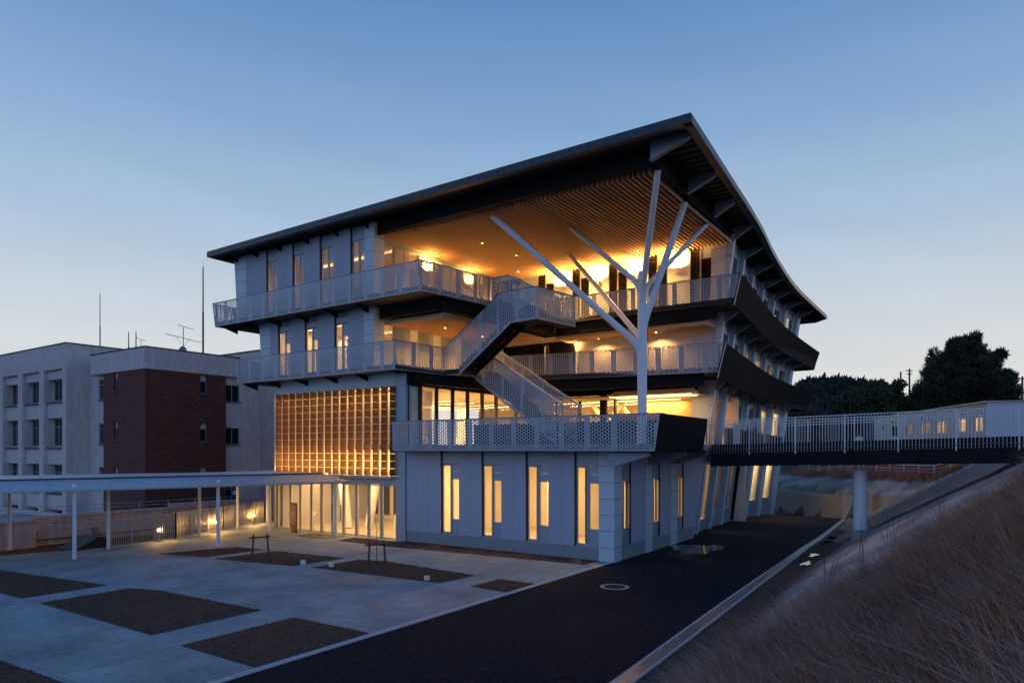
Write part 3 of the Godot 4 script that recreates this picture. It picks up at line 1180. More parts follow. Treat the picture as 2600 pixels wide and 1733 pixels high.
# a balcony front of pierced sheets between two bottom and two top corners (lower edge p-q, upper edge a-b)
func pierced_front(parent: Node, p: Vector3, q: Vector3, a: Vector3, b: Vector3, every := 1.21) -> Node3D:
	var run := empty_part("balcony_parapet", parent)
	var ax := (q - p).normalized()
	var up := a - p
	var ay := (up - ax * up.dot(ax)).normalized()
	var h := up.dot(ay)
	var length := (q - p).length()
	var s0 := (a - p).dot(ax)
	var s1 := (b - q).dot(ax)
	var columns := maxi(2, roundi(length / 0.117))
	var dx := length / columns
	var count := maxi(1, roundi(columns / 10.0))
	var gap := 0.002
	var mid_mesh: Mesh = null
	for k in count:
		var x0 := k * 10 * dx + gap
		var x1 := ((k + 1) * 10 * dx if k < count - 1 else length) - gap
		var poly := PackedVector2Array([Vector2(0, 0), Vector2(x1 - x0, 0), Vector2(x1 - x0, h), Vector2(0, h)])
		var edge := false
		if k == 0 and absf(s0) > 0.001:
			poly[3].x = s0
			edge = true
		if k == count - 1:
			poly[2].x += s1
			edge = true
		var m: Mesh
		if edge or mid_mesh == null:
			var s := Shape.new()
			s.pierced(poly, -ax * gap, ax, ay, 0.135, 0.044, 0.003, dx)
			m = s.mesh()
			if not edge:
				mid_mesh = m
		else:
			m = mid_mesh
		placed("pierced_panel", m, mats.pierced_metal, run, Transform3D(Basis(), p + ax * x0))
	var out := ax.cross(ay).normalized()
	if out.dot(EYE - p) < 0:
		out = -out
	var s2 := Shape.new()
	s2.bar(a - out * 0.02 + ay * 0.012, b - out * 0.02 + ay * 0.012, 0.05, 0.022, ay)
	part("rail", s2, mats.dark_frame, run)
	s2 = Shape.new()
	s2.bar(p - out * 0.015 - ay * 0.012, q - out * 0.015 - ay * 0.012, 0.05, 0.022, ay)
	part("bottom_trim", s2, mats.pierced_metal, run)
	for k in range(0, count + 1, 2):
		var x := clampf(k * 10 * dx, 0.05, length - 0.05)
		s2 = Shape.new()
		s2.bar(p + ax * x - out * 0.06, p + ax * x - out * 0.06 + ay * h, 0.05, 0.03, ax)
		part("post", s2, mats.dark_frame, run)
	return run


# the dark ribbed band on the drive side
func ribbed_band(table: Array, w0: float, w1: float, y0: float, y1: float, inset: float, grow := 0.0) -> void:
	var run := empty_part("balcony_parapet", bld)
	var count := maxi(1, roundi((w1 - w0) / 2.1))
	for k in count:
		var s := Shape.new()
		var za := lerpf(w0, w1, float(k) / count) + 0.004
		var zb := lerpf(w0, w1, float(k + 1) / count) - 0.004
		var ribs := maxi(2, roundi((zb - za) / 0.115))
		for r in ribs:
			var z0 := lerpf(za, zb, float(r) / ribs)
			var z1 := lerpf(za, zb, (r + 0.6) / ribs)
			var z2 := lerpf(za, zb, float(r + 1) / ribs)
			for t in [[z0, z1, 0.0], [z1, z2, 0.022]]:
				var i0 := inset + grow * smoothstep(w0, w1, t[0])
				var i1 := inset + grow * smoothstep(w0, w1, t[1])
				s.quad(Vector3(smooth_curve(table, t[0]) + t[2], y1, t[0]), Vector3(smooth_curve(table, t[1]) + t[2], y1, t[1]), Vector3(smooth_curve(table, t[1]) + i1 + t[2], y0, t[1]), Vector3(smooth_curve(table, t[0]) + i0 + t[2], y0, t[0]))
			var e := smooth_curve(table, z1)
			var i := inset + grow * smoothstep(w0, w1, z1)
			s.quad(Vector3(e, y1, z1), Vector3(e + 0.022, y1, z1), Vector3(e + i + 0.022, y0, z1), Vector3(e + i, y0, z1))
			e = smooth_curve(table, z0)
			i = inset + grow * smoothstep(w0, w1, z0)
			s.quad(Vector3(e + 0.022, y1, z0), Vector3(e, y1, z0), Vector3(e + i, y0, z0), Vector3(e + i + 0.022, y0, z0))
		# back sheet and coping
		var c0 := smooth_curve(table, za)
		var c1 := smooth_curve(table, zb)
		s.quad(Vector3(c1 + 0.08, y1, zb), Vector3(c0 + 0.08, y1, za), Vector3(c0 + inset + 0.08, y0, za), Vector3(c1 + inset + 0.08, y0, zb))
		s.quad(Vector3(c0, y1 + 0.004, za), Vector3(c0 + 0.09, y1 + 0.004, za), Vector3(c1 + 0.09, y1 + 0.004, zb), Vector3(c1, y1 + 0.004, zb))
		part("cladding_panel", s, mats.dark_metal, run)
	var s3 := Shape.new()
	var u0 := smooth_curve(table, w0)
	s3.bar(Vector3(u0, y1, w0), Vector3(u0 + inset, y0, w0), 0.045, 0.04, Vector3(0, 0, 1))
	part("corner_trim", s3, mats.frame_metal, run)
	var e1 := smooth_curve(table, w1)
	s3 = Shape.new()
	s3.hexa([Vector3(e1 + inset + grow, y0, w1), Vector3(e1 + 13, y0, w1), Vector3(e1 + 13, y0, w1 + 0.1), Vector3(e1 + inset + grow, y0, w1 + 0.1), Vector3(e1, y1, w1), Vector3(e1 + 13, y1, w1), Vector3(e1 + 13, y1, w1 + 0.1), Vector3(e1, y1, w1 + 0.1)])
	part("end_cladding", s3, mats.dark_metal, run)


func edge_points(table: Array, w0: float, w1: float, off: float, grow := 0.0) -> Array:
	var out := []
	for k in 13:
		var w := lerpf(w0, w1, k / 12.0)
		out.append(Vector2(smooth_curve(table, w) + off + grow * smoothstep(w0, w1, w), w))
	return out


func deck(called: String, m: String, poly: Array, y0: float, y1: float) -> void:
	var s := Shape.new()
	s.slab(PackedVector2Array(poly), y0, y1)
	part(called, s, mats[m], bld)


func beam(a: Vector2, b: Vector2, y0: float, y1: float, wide := 0.22, m := "dark_steel") -> void:
	var s := Shape.new()
	var h := (y1 - y0)
	var pa := Vector3(a.x, (y0 + y1) / 2.0, a.y)
	var pb := Vector3(b.x, (y0 + y1) / 2.0, b.y)
	s.bar(pa, pb, 0.03, h)
	s.bar(pa + Vector3(0, h / 2.0 - 0.015, 0), pb + Vector3(0, h / 2.0 - 0.015, 0), wide, 0.03)
	s.bar(pa - Vector3(0, h / 2.0 - 0.015, 0), pb - Vector3(0, h / 2.0 - 0.015, 0), wide, 0.03)
	part("edge_beam", s, mats[m], bld)


func slats(u0: float, u1: float, w0: float, w1: float, y0: float, y1: float, step: float, cuts: Array) -> void:
	var u := u0
	while u < u1:
		for k in cuts.size() - 1:
			var a: float = maxf(cuts[k], w0) + 0.012
			var b: float = minf(cuts[k + 1], w1) - 0.012
			var key := "slat%.2f_%.2f" % [b - a, y1 - y0]
			if not shared.has(key):
				var s := Shape.new()
				s.box(-0.022, 0, 0, 0.022, y1 - y0, b - a)
				shared[key] = s.mesh()
			var drop := 0.0 if k % 2 == 0 else 0.012
			placed("slat", shared[key], mats.timber, bld, Transform3D(Basis(), Vector3(u, y0 - drop, a)))
		u += step


func building_floors() -> void:
	# second-floor deck over the concrete storey
	var side2 := [Vector2(-1.92, 4.9), Vector2(-1.9, 8.2)]
	side2.append_array(edge_points(EDGE2, 8.3, 36.8, 0.1))
	deck("floor_slab", "fair_concrete", [Vector2(21.3, 0.33), Vector2(11.3, 0.33), Vector2(11.25, -0.95), Vector2(-2.02, -0.95)] + side2 + [Vector2(21.3, 37.5)], 4.5, 4.74)
	deck("soffit", "soffit", [Vector2(11.2, -0.9), Vector2(-1.85, -0.9), Vector2(-1.75, 8.2), Vector2(0.6, 9.3), Vector2(0.6, 0.5), Vector2(11.2, 0.02)], 4.42, 4.49)
	for q in [[0.9, -1.3], [0.9, 2.6]]:
		pass
	for z in [-0.6, 3.3, 6.3]:
		bracket_low(z)
	pierced_front(bld, Vector3(11.2, 4.48, -1.0), Vector3(-2.12, 4.48, -1.0), Vector3(11.2, 5.86, -1.04), Vector3(-2.32, 5.86, -1.04))
	bx("end_panel", "frame_metal", 11.21, 4.48, -1.03, 11.25, 5.86, -0.06)
	ribbed_band([[-1.02, -2.32], [4.9, -2.12]], -1.02, 4.9, 4.48, 5.87, 0.2)
	ribbed_band(EDGE2, 8.3, 36.8, 4.5, 5.6, 0.1)
	# third floor
	var rear3 := [Vector2(9.5, 6.5), Vector2(-1.52, 8.75)]
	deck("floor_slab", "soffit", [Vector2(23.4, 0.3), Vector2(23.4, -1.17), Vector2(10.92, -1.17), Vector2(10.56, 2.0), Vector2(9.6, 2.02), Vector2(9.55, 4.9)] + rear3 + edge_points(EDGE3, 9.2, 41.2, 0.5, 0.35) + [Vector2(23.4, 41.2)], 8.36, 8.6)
	pierced_front(bld, Vector3(23.46, 8.37, -1.2), Vector3(10.93, 8.37, -1.2), Vector3(23.62, 9.72, -1.25), Vector3(10.89, 9.72, -1.25))
	pierced_front(bld, Vector3(10.93, 8.37, -1.2), Vector3(10.56, 8.37, 2.03), Vector3(10.89, 9.72, -1.25), Vector3(10.52, 9.72, 2.03))
	pierced_front(bld, Vector3(23.46, 8.37, 6.0), Vector3(23.46, 8.37, -1.2), Vector3(23.62, 9.72, 6.0), Vector3(23.62, 9.72, -1.25))
	pierced_front(bld, Vector3(9.5, 8.37, 6.55), Vector3(-1.5, 8.37, 8.72), Vector3(9.5, 9.72, 6.45), Vector3(-1.9, 9.72, 8.38))
	ribbed_band(EDGE3, 8.38, 41.3, 8.0, 9.70, 0.42, 0.1)
	# fourth floor
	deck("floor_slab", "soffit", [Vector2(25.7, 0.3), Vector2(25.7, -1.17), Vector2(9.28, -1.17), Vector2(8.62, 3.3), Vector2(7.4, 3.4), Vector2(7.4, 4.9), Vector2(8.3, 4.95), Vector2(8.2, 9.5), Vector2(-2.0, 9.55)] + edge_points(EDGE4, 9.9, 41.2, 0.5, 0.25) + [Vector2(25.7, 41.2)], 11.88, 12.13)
	pierced_front(bld, Vector3(25.75, 11.9, -1.2), Vector3(9.27, 11.9, -1.2), Vector3(25.95, 13.27, -1.25), Vector3(9.22, 13.27, -1.25))
	pierced_front(bld, Vector3(9.27, 11.9, -1.2), Vector3(8.62, 11.9, 3.28), Vector3(9.22, 13.27, -1.25), Vector3(8.55, 13.27, 3.28))
	pierced_front(bld, Vector3(25.75, 11.9, 6.0), Vector3(25.75, 11.9, -1.2), Vector3(25.95, 13.27, 6.0), Vector3(25.95, 13.27, -1.25))
	pierced_front(bld, Vector3(8.32, 11.9, 4.95), Vector3(8.2, 11.9, 9.4), Vector3(8.3, 13.27, 4.95), Vector3(8.18, 13.27, 9.4))
	pierced_front(bld, Vector3(8.2, 11.9, 9.5), Vector3(-2.02, 11.9, 9.58), Vector3(8.2, 13.27, 9.44), Vector3(-2.33, 13.27, 9.42))
	ribbed_band(EDGE4, 9.42, 41.3, 11.7, 13.25, 0.36, 0.15)
	# edge beams under the decks
	beam(Vector2(13.5, 0.35), Vector2(9.45, 0.35), 11.25, 11.87)
	beam(Vector2(9.45, 0.4), Vector2(8.7, 9.8), 11.25, 11.87)
	beam(Vector2(8.6, 9.85), Vector2(-1.0, 9.85), 11.25, 11.87)
	beam(Vector2(12.0, 0.3), Vector2(10.9, 0.3), 7.8, 8.35)
	beam(Vector2(11.05, 0.35), Vector2(10.2, 6.8), 7.8, 8.35)
	beam(Vector2(10.1, 6.9), Vector2(-0.6, 9.0), 7.75, 8.35)
	bx("fascia", "dark_steel", 11.22, 7.74, 0.02, 11.34, 8.36, 11.6)
	for u in [13.9, 16.2, 18.6, 21.0, 23.2, 25.2]:
		for y in [[16.2, -0.85, 25.3], [11.86, -0.95, 25.3], [8.34, -0.95, 23.3]]:
			if u < y[2]:
				var s := Shape.new()
				s.hexa([Vector3(u, y[0] - 0.32, -0.03), Vector3(u + 0.06, y[0] - 0.32, -0.03), Vector3(u + 0.06, y[0] - 0.07, y[1]), Vector3(u, y[0] - 0.07, y[1]), Vector3(u, y[0], -0.03), Vector3(u + 0.06, y[0], -0.03), Vector3(u + 0.06, y[0], y[1]), Vector3(u, y[0], y[1])])
				part("bracket", s, mats.dark_steel, bld)
	# timber slats: fourth-floor terrace
	slats(-1.25, 13.45, 0.5, 11.5, 15.42, 15.66, 0.23, [0.5, 4.2, 7.9, 11.5])
	slats(9.7, 13.5, 0.75, 9.6, 11.0, 11.18, 0.23, [0.75, 9.6])
	slats(-0.4, 8.6, 10.05, 11.5, 11.0, 11.18, 0.23, [10.05, 11.5])
	bx("slat_fascia", "timber", 9.55, 11.0, 0.68, 13.5, 11.2, 0.73)
	bx("slat_fascia", "timber", 3.8, 11.0, 9.97, 8.7, 11.2, 10.02)
	bx("slat_fascia", "timber", -0.5, 11.0, 9.97, 3.79, 11.2, 10.02)
	bx("slat_ceiling", "room_ceiling", 9.5, 11.19, 0.72, 13.5, 11.22, 11.55)
	bx("slat_ceiling", "room_ceiling", -0.5, 11.19, 10.0, 9.5, 11.22, 11.55)
	bx("slat_ceiling", "soffit", -1.4, 15.95, 0.45, 13.5, 15.98, 11.55)
	bx("slat_fascia", "timber", 0.0, 7.48, 9.3, 2.2, 7.7, 9.35)
	bx("slat_fascia", "timber", 2.21, 7.48, 9.3, 4.6, 7.7, 9.35)
	bx("slat_ceiling", "room_ceiling", 0.0, 7.44, 9.36, 11.1, 7.47, 11.55)
	# roof
	var outline := [Vector2(26.67, -1.15), Vector2(-3.57, -1.15)] + edge_points(ROOF_EDGE, -0.5, 41.3, 0.0) + [Vector2(0.4, 42.8), Vector2(26.67, 42.8)]
	var inner := [Vector2(26.4, -0.85), Vector2(-3.2, -0.85)] + edge_points(ROOF_EDGE, -0.4, 41.0, 0.33) + [Vector2(0.5, 42.5), Vector2(26.4, 42.5)]
	deck("roof", "fascia_metal", outline, 16.46, 16.54)
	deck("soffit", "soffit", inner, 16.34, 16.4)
	# gutter edge: deep fascia panels with open joints
	var u := 26.67
	while u > -3.5:
		var v := maxf(u - 4.35, -3.57)
		var s := Shape.new()
		s.box(v + 0.012, 16.2, -1.17, u - 0.012, 16.455, -0.86)
		part("fascia_panel", s, mats.fascia_metal, bld)
		u = v
	var w := -1.15
	while w < 41.0:
		var w2 := minf(w + 4.25, 41.3)
		var s := Shape.new()
		for k in 4:
			var za := lerpf(w + 0.012, w2 - 0.012, k / 4.0)
			var zb := lerpf(w + 0.012, w2 - 0.012, (k + 1) / 4.0)
			var ea := smooth_curve(ROOF_EDGE, za)
			var eb := smooth_curve(ROOF_EDGE, zb)
			s.hexa([Vector3(ea - 0.02, 16.2, za), Vector3(eb - 0.02, 16.2, zb), Vector3(eb + 0.3, 16.2, zb), Vector3(ea + 0.3, 16.2, za), Vector3(ea - 0.02, 16.455, za), Vector3(eb - 0.02, 16.455, zb), Vector3(eb + 0.3, 16.455, zb), Vector3(ea + 0.3, 16.455, za)])
		part("fascia_panel", s, mats.fascia_metal, bld)
		w = w2
	bx("fascia_panel", "fascia_metal", 26.38, 16.2, -0.84, 26.69, 16.455, 42.8)
	deck("fascia_panel", "fascia_metal", [Vector2(-0.8, 41.31), Vector2(0.4, 42.82), Vector2(26.3, 42.82), Vector2(26.3, 42.5), Vector2(0.6, 42.5), Vector2(-0.45, 41.31)], 16.2, 16.455)
	# purlins under the oversailing roof
	w = 0.0
	while w < 41.0:
		var e := smooth_curve(ROOF_EDGE, w) + 0.36
		bx("soffit_rib", "dark_steel", e, 16.28, w, minf(face(w, 16.0) + 0.3, 1.6), 16.335, w + 0.06)
		w += 0.52
	# main roof beams along the terrace
	beam(Vector2(13.5, 0.2), Vector2(-1.6, 0.2), 15.56, 16.33, 0.3)
	beam(Vector2(-1.6, 0.05), Vector2(-1.15, 11.6), 15.56, 16.33, 0.3)
	for z in [-0.2, 3.86, 7.5]:
		var s := Shape.new()
		var tip := smooth_curve(ROOF_EDGE, z) + 0.34
		s.hexa([Vector3(-1.62, 15.6, z), Vector3(tip, 16.1, z), Vector3(tip, 16.1, z + 0.06), Vector3(-1.62, 15.6, z + 0.06), Vector3(-1.62, 16.33, z), Vector3(tip, 16.33, z), Vector3(tip, 16.33, z + 0.06), Vector3(-1.62, 16.33, z + 0.06)])
		s.bar(Vector3(-1.62, 15.6, z + 0.03), Vector3(tip, 16.1, z + 0.03), 0.24, 0.03)
		part("bracket", s, mats.bracket_steel, bld)


func bracket_low(z: float) -> void:
	var s := Shape.new()
	s.hexa([Vector3(0.0, 3.88, z), Vector3(-0.4, 3.88, z), Vector3(-0.4, 3.88, z + 0.05), Vector3(0.0, 3.88, z + 0.05), Vector3(0.0, 4.41, z), Vector3(-0.4, 4.41, z), Vector3(-0.4, 4.41, z + 0.05), Vector3(0.0, 4.41, z + 0.05)])
	s.hexa([Vector3(-0.4, 3.88, z), Vector3(-1.75, 4.3, z), Vector3(-1.75, 4.3, z + 0.05), Vector3(-0.4, 3.88, z + 0.05), Vector3(-0.4, 4.41, z), Vector3(-1.75, 4.41, z), Vector3(-1.75, 4.41, z + 0.05), Vector3(-0.4, 4.41, z + 0.05)])
	s.bar(Vector3(-0.4, 3.88, z + 0.025), Vector3(-1.75, 4.3, z + 0.025), 0.22, 0.03)
	s.bar(Vector3(0.0, 3.88, z + 0.025), Vector3(-0.4, 3.88, z + 0.025), 0.22, 0.03)
	part("bracket", s, mats.bracket_steel, bld)


func strip_lamp(a: Vector3, b: Vector3, m := "lamp_warm", parent: Node = null) -> void:
	var s := Shape.new()
	s.bar(a, b, 0.07, 0.05)
	part("ceiling_light", s, mats[m], bld if parent == null else parent)


func ceiling_lamp(x: float, y: float, z: float, size: Vector2, col: Color, energy: float) -> void:
	bx("ceiling_light", "lamp_warm", x - size.x / 2.0, y, z - size.y / 2.0, x + size.x / 2.0, y + 0.05, z + size.y / 2.0)
	area_light("room_light", Vector3(x, y - 0.02, z), Vector3.DOWN, size, col, energy * 2.6)


func spot_down(x: float, y: float, z: float, energy: float) -> void:
	var s := Shape.new()
	s.tube([Vector3(x, y, z), Vector3(x, y + 0.06, z)], [0.045, 0.045], 10)
	part("downlight", s, mats.lamp_amber, bld)
	spot("downlight_beam", Vector3(x, y - 0.03, z), Vector3.DOWN, AMBER, energy * 12.0, 75.0)


func room(x0: float, x1: float, y0: float, y1: float, z1: float, z0 := 0.0) -> void:
	bx("room_wall", "cream_wall", x0, y0, z1, x1, y1, z1 + 0.15)
	bx("room_floor", "room_floor", x0, y0 - 0.06, z0 + 0.35, x1, y0, z1)
	bx("room_ceiling", "room_ceiling", x0, y1, z0 + 0.35, x1, y1 + 0.05, z1)


func building_rooms() -> void:
	# ground storey: front room behind the concrete wall
	room(0.31, 11.2, 0.05, 4.25, 8.8)
	bx("room_wall", "cream_wall", 11.2, -0.2, 0.3, 11.3, 4.45, 9.0)
	bx("room_wall", "cream_wall", 5.0, 0.06, 3.2, 5.12, 4.2, 8.79)
	for x in [1.9, 4.3, 6.7, 9.1]:
		ceiling_lamp(x, 4.15, 2.2, Vector2(1.4, 0.3), WARM, 9.0)
	for x in [2.5, 8.0]:
		ceiling_lamp(x, 4.15, 6.0, Vector2(1.4, 0.3), WARM, 7.0)
	# curtains and white diagonal braces seen through the windows
	for b in [[0.69, 1.82], [3.08, 4.24], [5.53, 6.65], [7.95, 9.08]]:
		var c: float = lerpf(b[0], b[1], 0.78)
		bx("column", "dark_frame", c - 0.05, 0.05, 0.55, c + 0.05, 4.24, 0.63)
	for q in [[0.7, 1.9, 1.4], [3.4, 2.2, 1.6]]:
		var s := Shape.new()
		s.bar(Vector3(q[0] - 0.5, 0.06, q[2]), Vector3(q[0] + 0.7, 4.2, q[2]), 0.22, 0.22)
		part("brace", s, mats.white_paint, bld)
		s = Shape.new()
		s.bar(Vector3(q[0] + 0.8, 0.06, q[2] + 0.3), Vector3(q[0] - 0.4, 4.2, q[2] + 0.3), 0.22, 0.22)
		part("brace", s, mats.white_paint, bld)
	# entrance hall
	room(11.3, 21.4, 0.0, 3.02, 7.4, -0.28)
	bx("threshold", "room_floor", 11.96, -0.05, -0.05, 21.5, 0.003, 0.06)
	for k in 9:
		var x := 12.4 + 1.05 * k
		bx("hall_panel", "dark_wall", x, 0.3, 7.3, x + 0.62, 2.9, 7.38)
	for x in [12.9, 15.6, 18.4]:
		ceiling_lamp(x, 2.94, 1.7, Vector2(1.8, 0.35), WARM, 4.6)
		ceiling_lamp(x + 0.5, 2.94, 5.0, Vector2(1.8, 0.35), WARM, 2.6)
	ceiling_lamp(20.4, 2.94, 2.5, Vector2(1.2, 0.35), WARM, 2.2)
	for q in [[12.6, 2.0, 12.6, 2.0, 0.3], [18.0, 2.2, 18.6, 2.4, 0.28], [16.9, 2.8, 16.3, 2.9, 0.24], [15.2, 4.0, 15.0, 4.2, 0.24]]:
		var s := Shape.new()
		s.tube([Vector3(q[0], 0.0, q[1]), Vector3(q[2], 3.02, q[3])], [q[4], q[4]], 20)
		part("column", s, mats.white_paint, bld)
	var br := Shape.new()
	br.bar(Vector3(15.4, 0.0, 3.4), Vector3(14.8, 3.0, 3.4), 0.14, 0.14)
	part("brace", br, mats.white_paint, bld)
	br = Shape.new()
	br.bar(Vector3(14.7, 0.0, 3.6), Vector3(15.5, 3.0, 3.6), 0.14, 0.14)
	part("brace", br, mats.white_paint, bld)
	# space behind the louvres, lit from a trough below
	bx("room_wall", "cream_wall", 11.95, 3.2, 1.1, 21.35, 7.7, 1.2)
	bx("room_wall", "cream_wall", 11.35, 3.2, 0.35, 11.94, 7.7, 1.2)
	bx("room_floor", "cream_wall", 11.95, 3.07, 0.32, 21.35, 3.14, 1.1)
	bx("room_ceiling", "dark_wall", 11.95, 7.72, 0.32, 21.35, 7.8, 1.2)
	strip_lamp(Vector3(12.1, 3.18, 0.55), Vector3(21.2, 3.18, 0.55))
	area_light("louvre_trough", Vector3(16.7, 3.24, 0.5), Vector3(0, 1, -0.15).normalized(), Vector2(9.0, 0.12), AMBER, 45.0)
	for x in [13.5, 16.7, 19.9]:
		area_light("louvre_wash", Vector3(x, 7.6, 0.6), Vector3(0, -1, 0.1).normalized(), Vector2(2.8, 0.15), AMBER, 5.0)
		strip_lamp(Vector3(x - 1.4, 7.66, 0.6), Vector3(x + 1.4, 7.66, 0.6))
	# second floor: glazed lounge along the terrace
	var mu := [0.04, 0.94, 2.21, 3.52, 4.82, 6.16, 7.51, 9.6, 11.6]
	for i in 8:
		window(bld, sd(11.24, 4.75, mu[i + 1] - 0.05), mu[i + 1] - mu[i] - 0.1, 2.98, "dark_frame", "glass", 0.0, 0.03)
		bx("mullion", "dark_frame", 11.16, 4.75, mu[i + 1] - 0.05, 11.36, 7.74, mu[i + 1] + 0.05)
	var xs := [11.2, 9.6, 7.95, 6.45, 5.6]
	for i in 4:
		window(bld, fr(xs[i + 1] + 0.06, 4.75, 11.62), xs[i] - xs[i + 1] - 0.12, 2.95, "dark_frame", "glass", 0.0, 0.03)
		bx("mullion", "dark_frame", xs[i + 1] - 0.06, 4.75, 11.55, xs[i + 1] + 0.06, 7.72, 11.75)
	bx("column", "dark_steel", 6.05, 4.75, 11.3, 6.45, 7.76, 11.54)
	bx("entrance_wall", "terracotta", 2.6, 4.75, 11.6, 5.5, 6.6, 11.7)
	bx("entrance_wall", "timber", 1.1, 4.75, 13.0, 4.4, 7.42, 13.1)
	bx("room_wall", "cream_wall", 0.6, 4.75, 19.0, 21.3, 7.75, 19.15)
	bx("room_floor", "room_floor", 11.35, 4.745, 0.4, 21.3, 4.77, 19.0)
	bx("room_floor", "room_floor", 1.0, 4.745, 11.6, 11.35, 4.77, 19.0)
	bx("room_ceiling", "room_ceiling", 11.36, 7.74, 1.25, 21.3, 7.8, 19.0)
	bx("room_ceiling", "room_ceiling", 0.6, 7.74, 11.7, 11.36, 7.8, 19.0)
	bx("room_wall", "cream_wall", 11.4, 4.77, 1.22, 21.3, 7.72, 1.3)
	bx("pier_panel", "pale_panel", 0.02, 4.75, 11.58, 1.0, 5.9, 11.9)
	bx("pier_panel", "pale_panel", 0.02, 5.91, 11.58, 1.0, 6.7, 11.9)
	bx("pier_panel", "pale_panel", 0.02, 6.71, 11.58, 1.0, 7.43, 11.9)
	for q in [[13.6, 4.0], [15.0, 9.0]]:
		var s := Shape.new()
		s.tube([Vector3(q[0], 4.77, q[1]), Vector3(q[0] - 0.15, 7.74, q[1])], [0.36, 0.31], 20)
		part("column", s, mats.white_paint, bld)
	for q in [[6.2, 14.0, 8.6, 14.0], [8.8, 14.2, 6.0, 14.2], [4.6, 14.4, 6.8, 14.4]]:
		var s := Shape.new()
		s.bar(Vector3(q[0], 4.77, q[1]), Vector3(q[2], 7.7, q[3]), 0.2, 0.2)
		part("brace", s, mats.white_paint, bld)
	for z in [5.0, 7.0, 9.0, 11.0]:
		strip_lamp(Vector3(12.5, 7.25, z), Vector3(19.5, 7.25, z))
		area_light("lounge_light", Vector3(16.0, 7.2, z), Vector3.DOWN, Vector2(7.0, 0.07), WARM, 60.0)
	for z in [12.6, 15.0]:
		strip_lamp(Vector3(2.0, 7.4, z), Vector3(10.5, 7.4, z), "lamp_amber")
		area_light("hall_light", Vector3(6.2, 7.36, z), Vector3.DOWN, Vector2(8.5, 0.06), AMBER, 60.0)
	for z in [9.7, 10.6]:
		strip_lamp(Vector3(0.3, 7.42, z), Vector3(5.0, 7.42, z), "lamp_amber")
	area_light("terrace_strip", Vector3(2.6, 7.37, 10.2), Vector3.DOWN, Vector2(4.6, 0.2), AMBER, 8.0)
	# third floor: rooms of the left wing
	room(13.75, 22.6, 8.65, 11.8, 9.0)
	for x in [15.2, 18.0, 20.8]:
		ceiling_lamp(x, 11.7, 2.2, Vector2(1.8, 0.2), WARM, 4.5)
		ceiling_lamp(x, 11.7, 5.5, Vector2(1.8, 0.2), WARM, 4.0)
	side_glass(8.62, 11.1)
	# rear wall of the third-floor terrace
	for q in [[-0.35, 0.55], [0.56, 3.0], [3.01, 5.5], [5.51, 8.0]]:
		bx("wall_panel", "precast", q[0] + 0.004, 8.6, 11.58, q[1] - 0.004, 11.2, 11.7)
	bx("wall_backing", "dark_wall", -0.3, 8.6, 11.71, 8.0, 11.8, 11.9)
	bx("wall_panel", "dark_metal", 8.3, 8.6, 11.58, 10.12, 11.2, 11.7)
	bx("wall_panel", "dark_metal", 10.5, 8.6, 11.58, 13.6, 11.2, 11.7)
	window(bld, fr(8.02, 8.62, 11.6), 0.26, 2.4)
	window(bld, fr(10.14, 8.62, 11.6), 0.34, 2.4)
	bx("room_wall", "cream_wall", 7.8, 8.6, 13.2, 11.0, 11.3, 13.3)
	bx("room_wall", "cream_wall", 7.8, 8.6, 11.91, 7.9, 11.3, 13.2)
	ceiling_lamp(9.2, 11.2, 12.4, Vector2(1.5, 0.3), WARM, 5.0)
	spot_down(6.31, 10.99, 10.9, 0.9)
	spot_down(2.75, 10.99, 10.9, 0.9)
	spot_down(11.5, 10.99, 3.2, 2.5)
	spot_down(11.5, 10.99, 6.5, 2.5)
	bracket_lamp(Vector3(8.15, 10.9, 11.45))
	bx("deck_finish", "kerb_concrete", 10.95, 8.605, -0.9, 13.55, 8.63, 11.5)
	bx("deck_finish", "kerb_concrete", -1.0, 8.605, 9.0, 10.9, 8.63, 11.5)
	bx("deck_finish", "kerb_concrete", 9.3, 12.135, -0.9, 13.55, 12.16, 9.5)
	bx("deck_finish", "kerb_concrete", -1.2, 12.135, 9.7, 13.55, 12.16, 11.5)
	# fourth floor
	room(13.75, 24.6, 12.2, 15.9, 9.0)
	for x in [15.6, 18.2, 20.8]:
		ceiling_lamp(x, 15.8, 3.4, Vector2(1.4, 0.2), Color(1.0, 0.76, 0.62), 3.2)
	side_glass(12.15, 15.3)
	for j in 5:
		var x := -0.1 + 2.47 * j
		window(bld, fr(x, 12.15, 11.62), 0.54, 2.72, "dark_frame", "dark_glass", 0.9)
		window(bld, fr(x + 0.62, 12.15, 11.62), 0.52, 3.25, "dark_frame", "dark_glass", 0.9)
		bx("wall_panel", "pale_panel", x, 14.89, 11.6, x + 0.54, 15.6, 11.72)
		bx("mullion", "cream_frame", x + 0.55, 12.15, 11.58, x + 0.61, 15.6, 11.72)
		if j < 4 or true:
			bx("wall_panel", "pale_panel", x + 1.16, 12.14, 11.58, x + 2.46, 15.6, 11.7)
	bx("wall_backing", "dark_wall", -0.4, 12.13, 12.1, 13.6, 16.2, 12.3)
	for q in [[12.14, 13.0], [13.01, 13.75], [13.76, 14.5], [14.51, 15.25], [15.26, 16.2]]:
		bx("pier_panel", "pale_panel", -0.9, q[0] + 0.005, 11.56, -0.12, q[1] - 0.005, 12.1)
	for x in [1.75, 4.22, 6.69, 9.16]:
		wall_washer(Vector3(x, 14.42, 11.56), Vector3(0, 0, -1))
	for z in [4.15, 7.9]:
		wall_washer(Vector3(13.58, 14.42, z), Vector3(-1, 0, 0))
	spot_down(9.6, 15.4, 3.97, 3.0)
	spot_down(9.4, 15.4, 6.9, 3.0)
	spot_down(7.1, 15.4, 9.9, 3.0)
	spot_down(3.4, 15.4, 9.9, 3.0)
